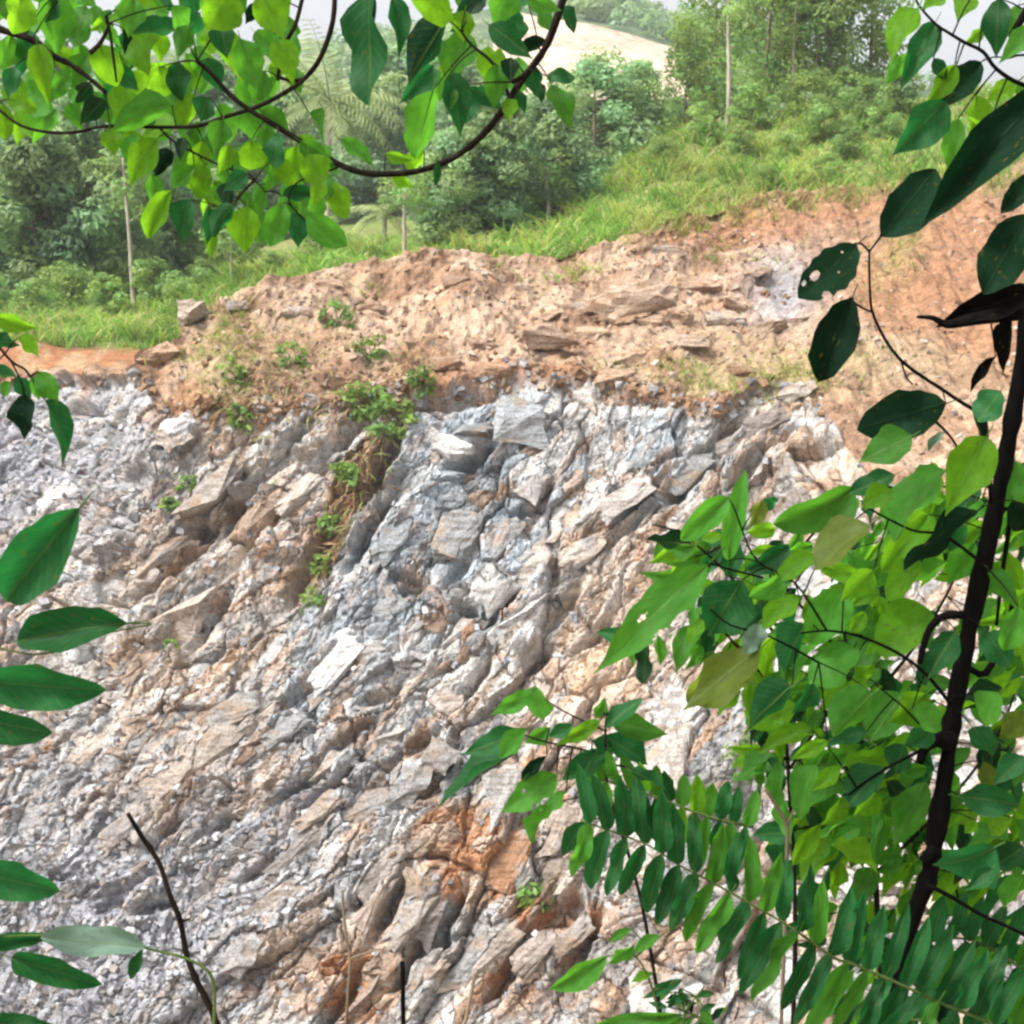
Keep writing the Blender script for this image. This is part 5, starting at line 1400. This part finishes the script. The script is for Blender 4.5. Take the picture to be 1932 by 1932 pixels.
for pl_, poly, nl in ((shr, P_RIGHT, 270), (shr2, P_LEFT, 235)):
    k = 0
    while k < nl:
        px, py = frng.uniform(1170, 1990), frng.uniform(830, 1700)
        if not inside(px, py, poly): continue
        a = frng.gauss(R(128), 0.6); L = frng.uniform(40, 100)
        tn = frng.choice('YYYYYGGGGGGOOD')
        pl_.leaf((px, py), (px + L * math.cos(a), py + L * math.sin(a)), L * frng.uniform(.34, .56), frng.uniform(2.6, 3.2), tn, frng.choice(['ovate', 'ovate', 'lance', 'oval']), roll=frng.gauss(0, 36), dY=frng.uniform(-.6, .6))
        k += 1
shr2.done('stem')
shr.done('stem')

cor = Plant('leafy_shrub', at(1860, 2900, 2.8), 'low leafy bush in the lower right corner behind the compound leaf', 'shrub', M_TWIG)
cor.branch([(1860, 2900), (1850, 2200), (1830, 1850), (1800, 1650)], 2.8, (12, 4)); cor.branch([(1845, 2000), (1720, 1850), (1600, 1720)], 2.8, (8, 3)); cor.branch([(1840, 1900), (1920, 1750), (1960, 1600)], 2.8, (8, 3))
CPOLY = [(1500, 1560), (1700, 1560), (1990, 1500), (1990, 1990), (1600, 1990), (1560, 1800), (1480, 1700)]
k = 0
while k < 110:
    px, py = frng.uniform(1480, 1990), frng.uniform(1500, 1990)
    if not inside(px, py, CPOLY) or frng.random() < 0.25 * (px < 1640): continue
    a = frng.gauss(R(130), 0.6); L = frng.uniform(50, 110)
    cor.leaf((px, py), (px + L * math.cos(a), py + L * math.sin(a)), L * frng.uniform(.32, .5), frng.uniform(2.65, 3.2), frng.choice('YGGGOOOOD'), frng.choice(['ovate', 'lance']), roll=frng.gauss(0, 36), dY=frng.uniform(-.6, .6))
    k += 1
cor.done('stem')

# --- feathery compound leaf at the bottom right
def frond_plant(name, label, rach, Y, up_ang, dn_ang, lu, ld, w, n, tones, base, seed, group, skip=0.0):
    P = Plant(name, base, label, 'frond', M_STEM_G, group)
    P.branch(rach, Y, (4, 8), 6)
    rr = random.Random(seed)
    seg = [0]
    for i in range(len(rach) - 1): seg.append(seg[-1] + math.dist(rach[i], rach[i + 1]))
    for i in range(n):
        s = seg[-1] * (i + 0.5) / n
        x = float(np.interp(s, seg, [p[0] for p in rach])); y = float(np.interp(s, seg, [p[1] for p in rach]))
        f = i / (n - 1)
        for ang, ln in ((up_ang, lu), (dn_ang, ld)):
            if rr.random() < skip: continue
            a = R(ang[0] + (ang[1] - ang[0]) * f + rr.gauss(0, 4)); L = (ln[0] + (ln[1] - ln[0]) * f) * rr.uniform(.88, 1.1)
            P.leaf((x, y), (x + L * math.cos(a), y - L * math.sin(a)), w * rr.uniform(.85, 1.12), Y + rr.uniform(-.05, .05), rr.choice(tones), 'strip', twig=False,
                   roll=rr.gauss(0, 10), dY=rr.uniform(-.12, .12), name='leaflet', me=LEAF['strip'][rr.choice((0, 2, 5))])
    P.done('stalk')
rach1 = [(1095, 1548), (1164, 1572), (1227, 1597), (1288, 1636), (1331, 1658), (1398, 1695), (1468, 1735), (1515, 1765), (1575, 1808), (1608, 1818), (1685, 1851), (1738, 1875), (1788, 1898), (1880, 1935), (1990, 1990)]
frond_plant('compound_leaf', 'large feathery compound leaf crossing the lower right in front of the black stem', rach1, 2.1, (98, 60), (-108, -126), (112, 158), (118, 176), 35, 27, 'OOOG', at(1990, 1990, 2.1), 31, 'compound leaves at the lower right')
rach2 = [(1130, 1470), (1200, 1490), (1280, 1520), (1350, 1545), (1420, 1560)]
frond_plant('compound_leaf', 'small bright compound leaf above the large feathery one', rach2, 2.3, (110, 70), (-80, -100), (60, 75), (90, 100), 28, 12, 'GGYO', at(1420, 1560, 2.3), 32, 'compound leaves at the lower right')
rach3 = [(1560, 1960), (1640, 1930), (1740, 1925), (1850, 1950), (1980, 2000)]
frond_plant('compound_leaf', 'dark compound leaf in the bottom right corner under the large one', rach3, 2.3, (75, 50), (-110, -120), (110, 130), (80, 80), 36, 9, 'OOB', at(1980, 2000, 2.3), 33, 'compound leaves at the lower right')
rach4 = [(1740, 1780), (1810, 1770), (1870, 1790), (1930, 1830), (1990, 1880)]
frond_plant('compound_leaf', 'compound leaf at the right edge behind the black stem', rach4, 2.65, (80, 50), (-100, -120), (90, 100), (90, 110), 34, 8, 'OOG', at(1990, 1880, 2.65), 34, 'compound leaves at the lower right')

# --- sprig in the lower middle
spr = Plant('leafy_sprig', at(1260, 2000, 2.3), 'leafy sprig reaching left over the rock in the lower middle', 'branch', M_TWIG)
spr.branch([(1260, 2000, 2.3), (1210, 1700, 2.3), (1150, 1500, 2.3), (1144, 1440, 2.3), (1142, 1385, 2.3), (1146, 1340, 2.3)], 2.3, (8, 5))
spr.branch([(1146, 1425), (1080, 1410), (1030, 1400), (985, 1385), (960, 1372)], 2.3, (5, 3)); spr.branch([(1144, 1380), (1060, 1340), (1010, 1305)], 2.3, (4, 3))
spr.branch([(1146, 1440), (1190, 1450), (1230, 1470)], 2.3, (5, 3))
MS = [
    (1085, 55, 835, 192, 115, 'G'), (1100, 20, 1150, 205, 170, 'G'), (1025, 280, 688, 415, 160, 'O'), (955, 415, 525, 665, 125, 'O'), (1180, 255, 1025, 370, 110, 'G'),
    (1310, 235, 1165, 310, 90, 'O'), (1465, 215, 1205, 365, 95, 'Y'), (1500, 255, 1705, 75, 115, 'O'), (1530, 235, 1865, 285, 160, 'G'), (1490, 300, 1755, 460, 160, 'O'),
    (1640, 495, 1845, 590, 85, 'O'), (1165, 415, 995, 565, 80, 'B'), (1500, 390, 1220, 560, 150, 'O'), (1170, 690, 1055, 895, 105, 'G'),
    (1390, 790, 1195, 1000, 125, 'O'), (1050, 260, 870, 430, 130, 'G'), (1440, 400, 1340, 560, 120, 'O'), (1440, 200, 1500, 90, 80, 'G'), (1420, 330, 1560, 480, 130, 'O'),
    (1330, 480, 1500, 560, 90, 'G'), (1270, 620, 1150, 760, 90, 'G'),
]
for k, (a, b, c, d, w, tn) in enumerate(MS):
    spr.leaf(z8(a, b), z8(c, d), w / 3, 2.22 + 0.03 * (k % 5), tn, ('ovate', 'lance')[k % 2], dY=0.1)
spr.leaf(z8(1220, 520), z8(890, 740), 72, 2.25, 'G', roll=5, me=TORN)
spr.done()
low = Plant('leafy_sprig', at(1250, 2050, 2.2), 'single long green leaf and small leaflets low in front of the grey rock', 'branch', M_STEM_G)
low.branch([(1250, 2050), (1240, 1900), (1200, 1805), (1144, 1805)], 2.2, (6, 3)); low.branch([(1200, 1805), (1230, 1780), (1260, 1755)], 2.2, (4, 2))
for (a, b, c, d, w, tn) in [(1505, 1545, 1165, 1795, 150, 'G'), (1640, 1395, 1500, 1460, 60, 'G'), (1660, 1490, 1505, 1580, 80, 'G'), (1800, 1430, 1650, 1530, 80, 'G'),
                            (1760, 1640, 1640, 1690, 60, 'Y'), (1932, 1680, 1700, 1790, 70, 'O'), (1932, 1880, 1370, 1945, 110, 'G')]:
    low.leaf(z8(a, b), z8(c, d), w / 3, 2.2, tn, 'lance')
low.done()
fern = Plant('fern', at(1290, 2080, 2.3), 'small dark curly fern at the bottom edge beside the compound leaf', 'fern', M_STEM_G)
fern.branch([(1290, 2080), (1285, 1980), (1295, 1910), (1330, 1860)], 2.3, (7, 3))
for i in range(26):
    a = frng.uniform(0, 2 * math.pi); x, y = frng.uniform(1250, 1350), frng.uniform(1860, 1950)
    fern.leaf((x, y), (x + 36 * math.cos(a), y + 30 * math.sin(a)), 14, frng.uniform(2.25, 2.4), frng.choice('OOGB'), 'lance', twig=True)
fern.done()

# --- leaves reaching in from the left
lf = Plant('leafy_sprig', at(-160, 1500, 1.7), 'large dark green oval leaves reaching in at the left edge', 'branch', M_STEM_G)
lf.branch([(-160, 1500), (-140, 1300), (-120, 1180), (-60, 1080)], 1.7, (8, 5)); lf.branch([(-140, 1300), (-60, 1290)], 1.7, (5, 4)); lf.branch([(-150, 1420), (-60, 1370)], 1.7, (5, 4))
lf.branch([(-160, 1500), (-120, 1620), (-60, 1650)], 1.7, (6, 4))
LL = [((150, 958), (-14, 1152), 112, 'O', 'oval'), ((240, 1176), (4, 1203), 84, 'O', 'oval'), ((-50, 1280), (188, 1312), 88, 'O', 'oval'), ((-60, 1352), (96, 1384), 66, 'O', 'round'), ((-60, 1640), (106, 1686), 76, 'O', 'round')]
for b, tp, w, tn, sh in LL:
    lf.leaf(b, tp, w, 1.7, tn, sh, roll=lrng.uniform(5, 16), dY=0.05, twig=False)
lf.branch([(-120, 1180), (60, 1235), (200, 1195), (285, 1178), (240, 1176)], 1.72, (4, 3))
lf.done('stem')
up = Plant('leafy_sprig', at(-80, 560, 2.4), 'cluster of small hanging leaves at the left edge below the wood', 'branch', M_TWIG)
up.branch([(-80, 560), (-30, 620), (20, 680), (50, 700), (75, 745)], 2.4, (7, 4)); up.branch([(20, 680), (40, 720), (45, 750)], 2.4, (4, 3))
for (a, b, c, d, w, tn) in [(-60, -10, 120, 20, 90, 'O'), (100, -20, 240, 80, 100, 'Y'), (-60, 170, 120, 190, 80, 'O'), (220, 170, 330, 365, 135, 'G'), (140, 300, 130, 565, 145, 'B'),
                            (255, 330, 450, 675, 125, 'O'), (90, 210, 180, 330, 100, 'O'), (-20, -140, 200, -60, 110, 'Y'), (60, 230, -10, 320, 70, 'G'), (180, 200, 230, 340, 70, 'G')]:
    up.leaf(z4(a, b), z4(c, d), w / 3, 2.4, tn, 'ovate', dY=0.05)
up.done()
bl = Plant('leafy_sprig', at(400, 1990, 1.75), 'drooping leaf with grey green underside at the lower left', 'branch', M_STEM_G)
bl.branch([(400, 1990), (405, 1890), (395, 1835), (350, 1808), (300, 1795), (272, 1788)], 1.75, (8, 5)); bl.branch([(272, 1788), (180, 1780), (80, 1765), (-40, 1770)], 1.76, (5, 4))
bl.leaf((275, 1786), (80, 1772), 62, 1.75, 'U', 'oval', roll=10, twig=False, dY=0)
bl.leaf((270, 1790), (236, 1858), 26, 1.74, 'O', 'lance', roll=10, twig=False)
bl.leaf((-30, 1786), (92, 1768), 34, 1.76, 'O', 'strip', roll=0, twig=False)
bl.leaf((22, 1806), (186, 1862), 54, 1.74, 'O', 'round', roll=8, twig=False, dY=0)
bl.leaf((-60, 1930), (110, 1935), 50, 1.74, 'O', 'round', roll=8, twig=False)
bl.done('stem')

# --- dry stalks
def stalk(pts, Y, r, label, mat, name='dead_stalk', knobs=0.25, spurs=()):
    p0 = at(*pts[-1][:2], Y)
    e = empty(name, p0, label, 'stalk')
    mb = MB()
    a, b = branch_px(pts, Y, r)
    b = [x * (1 + knobs * mnoise.noise(Vector((i * 0.8, r[0], 2.0)))) for i, x in enumerate(b)]
    mb.add(tube([p - p0 for p in a], b, 8))
    link('stem', mb.mesh('stalk_stem'), mat, e)
    for s in spurs:
        mb = MB(); a, b = branch_px(s, Y, (6, 3)); mb.add(tube([p - p0 for p in a], b, 6)); link('spur', mb.mesh('stalk_spur'), mat, e)
stalk([(241, 1534), (267, 1578), (300, 1628), (320, 1688), (340, 1738), (353, 1805), (373, 1855), (390, 1888), (408, 1935), (440, 2100), (480, 2500)], 1.9, (9, 17),
      'dark broken dead stalk leaning in the lower left', M_TWIG, spurs=[[(338, 1738), (352, 1736), (362, 1730)], [(265, 1575), (280, 1590), (290, 1600)]])
stalk([(759, 1815), (760, 1850), (761, 1935), (765, 2100), (770, 2500)], 2.2, (9, 11), 'short black upright stick at the bottom edge', M_BARK_BLACK, 'stick', 0.15)
stalk([(646, 1680), (648, 1720), (655, 1780), (661, 1810), (655, 1900), (650, 2050), (660, 2500)], 2.3, (5, 7), 'thin brown twig standing left of the black stick', M_BARK_BROWN, 'twig', 0.2,
      spurs=[[(661, 1808), (700, 1795), (720, 1790)]])
stalk([(895, 1840), (890, 1870), (880, 1920), (870, 2000), (860, 2500)], 2.3, (7, 8), 'olive brown twig at the bottom edge right of the black stick', M_BARK_BROWN, 'twig', 0.2)
stalk([(1445, 1490), (1470, 1530), (1485, 1560), (1484, 1620), (1480, 1760), (1470, 2100), (1470, 2600)], 2.5, (7, 8), 'dry forked brown twig among the leaves above the compound leaf', M_BARK_BROWN, 'twig', 0.2,
      spurs=[[(1485, 1560), (1500, 1520), (1505, 1490)]])


# ------------------------------------------------------------------ moist air
bm = bmesh.new()
bmesh.ops.create_cube(bm, size=1.0)
me = bpy.data.meshes.new('haze'); bm.to_mesh(me); bm.free()
hz = link('haze', me, None, kind='stuff', label='thin pale haze in the air over the valley', cat='haze')
hz.scale = (1400, 640, 130); hz.location = (0, 200, 40)
m = bpy.data.materials.new('haze'); m.use_nodes = True
nt = m.node_tree; nt.nodes.remove(nt.nodes['Principled BSDF'])
pv = nt.nodes.new('ShaderNodeVolumePrincipled')
pv.inputs['Color'].default_value = (0.95, 0.97, 1.0, 1)
pv.inputs['Density'].default_value = 0.0004
nt.links.new(pv.outputs[0], nt.nodes['Material Output'].inputs['Volume'])
me.materials.append(m)
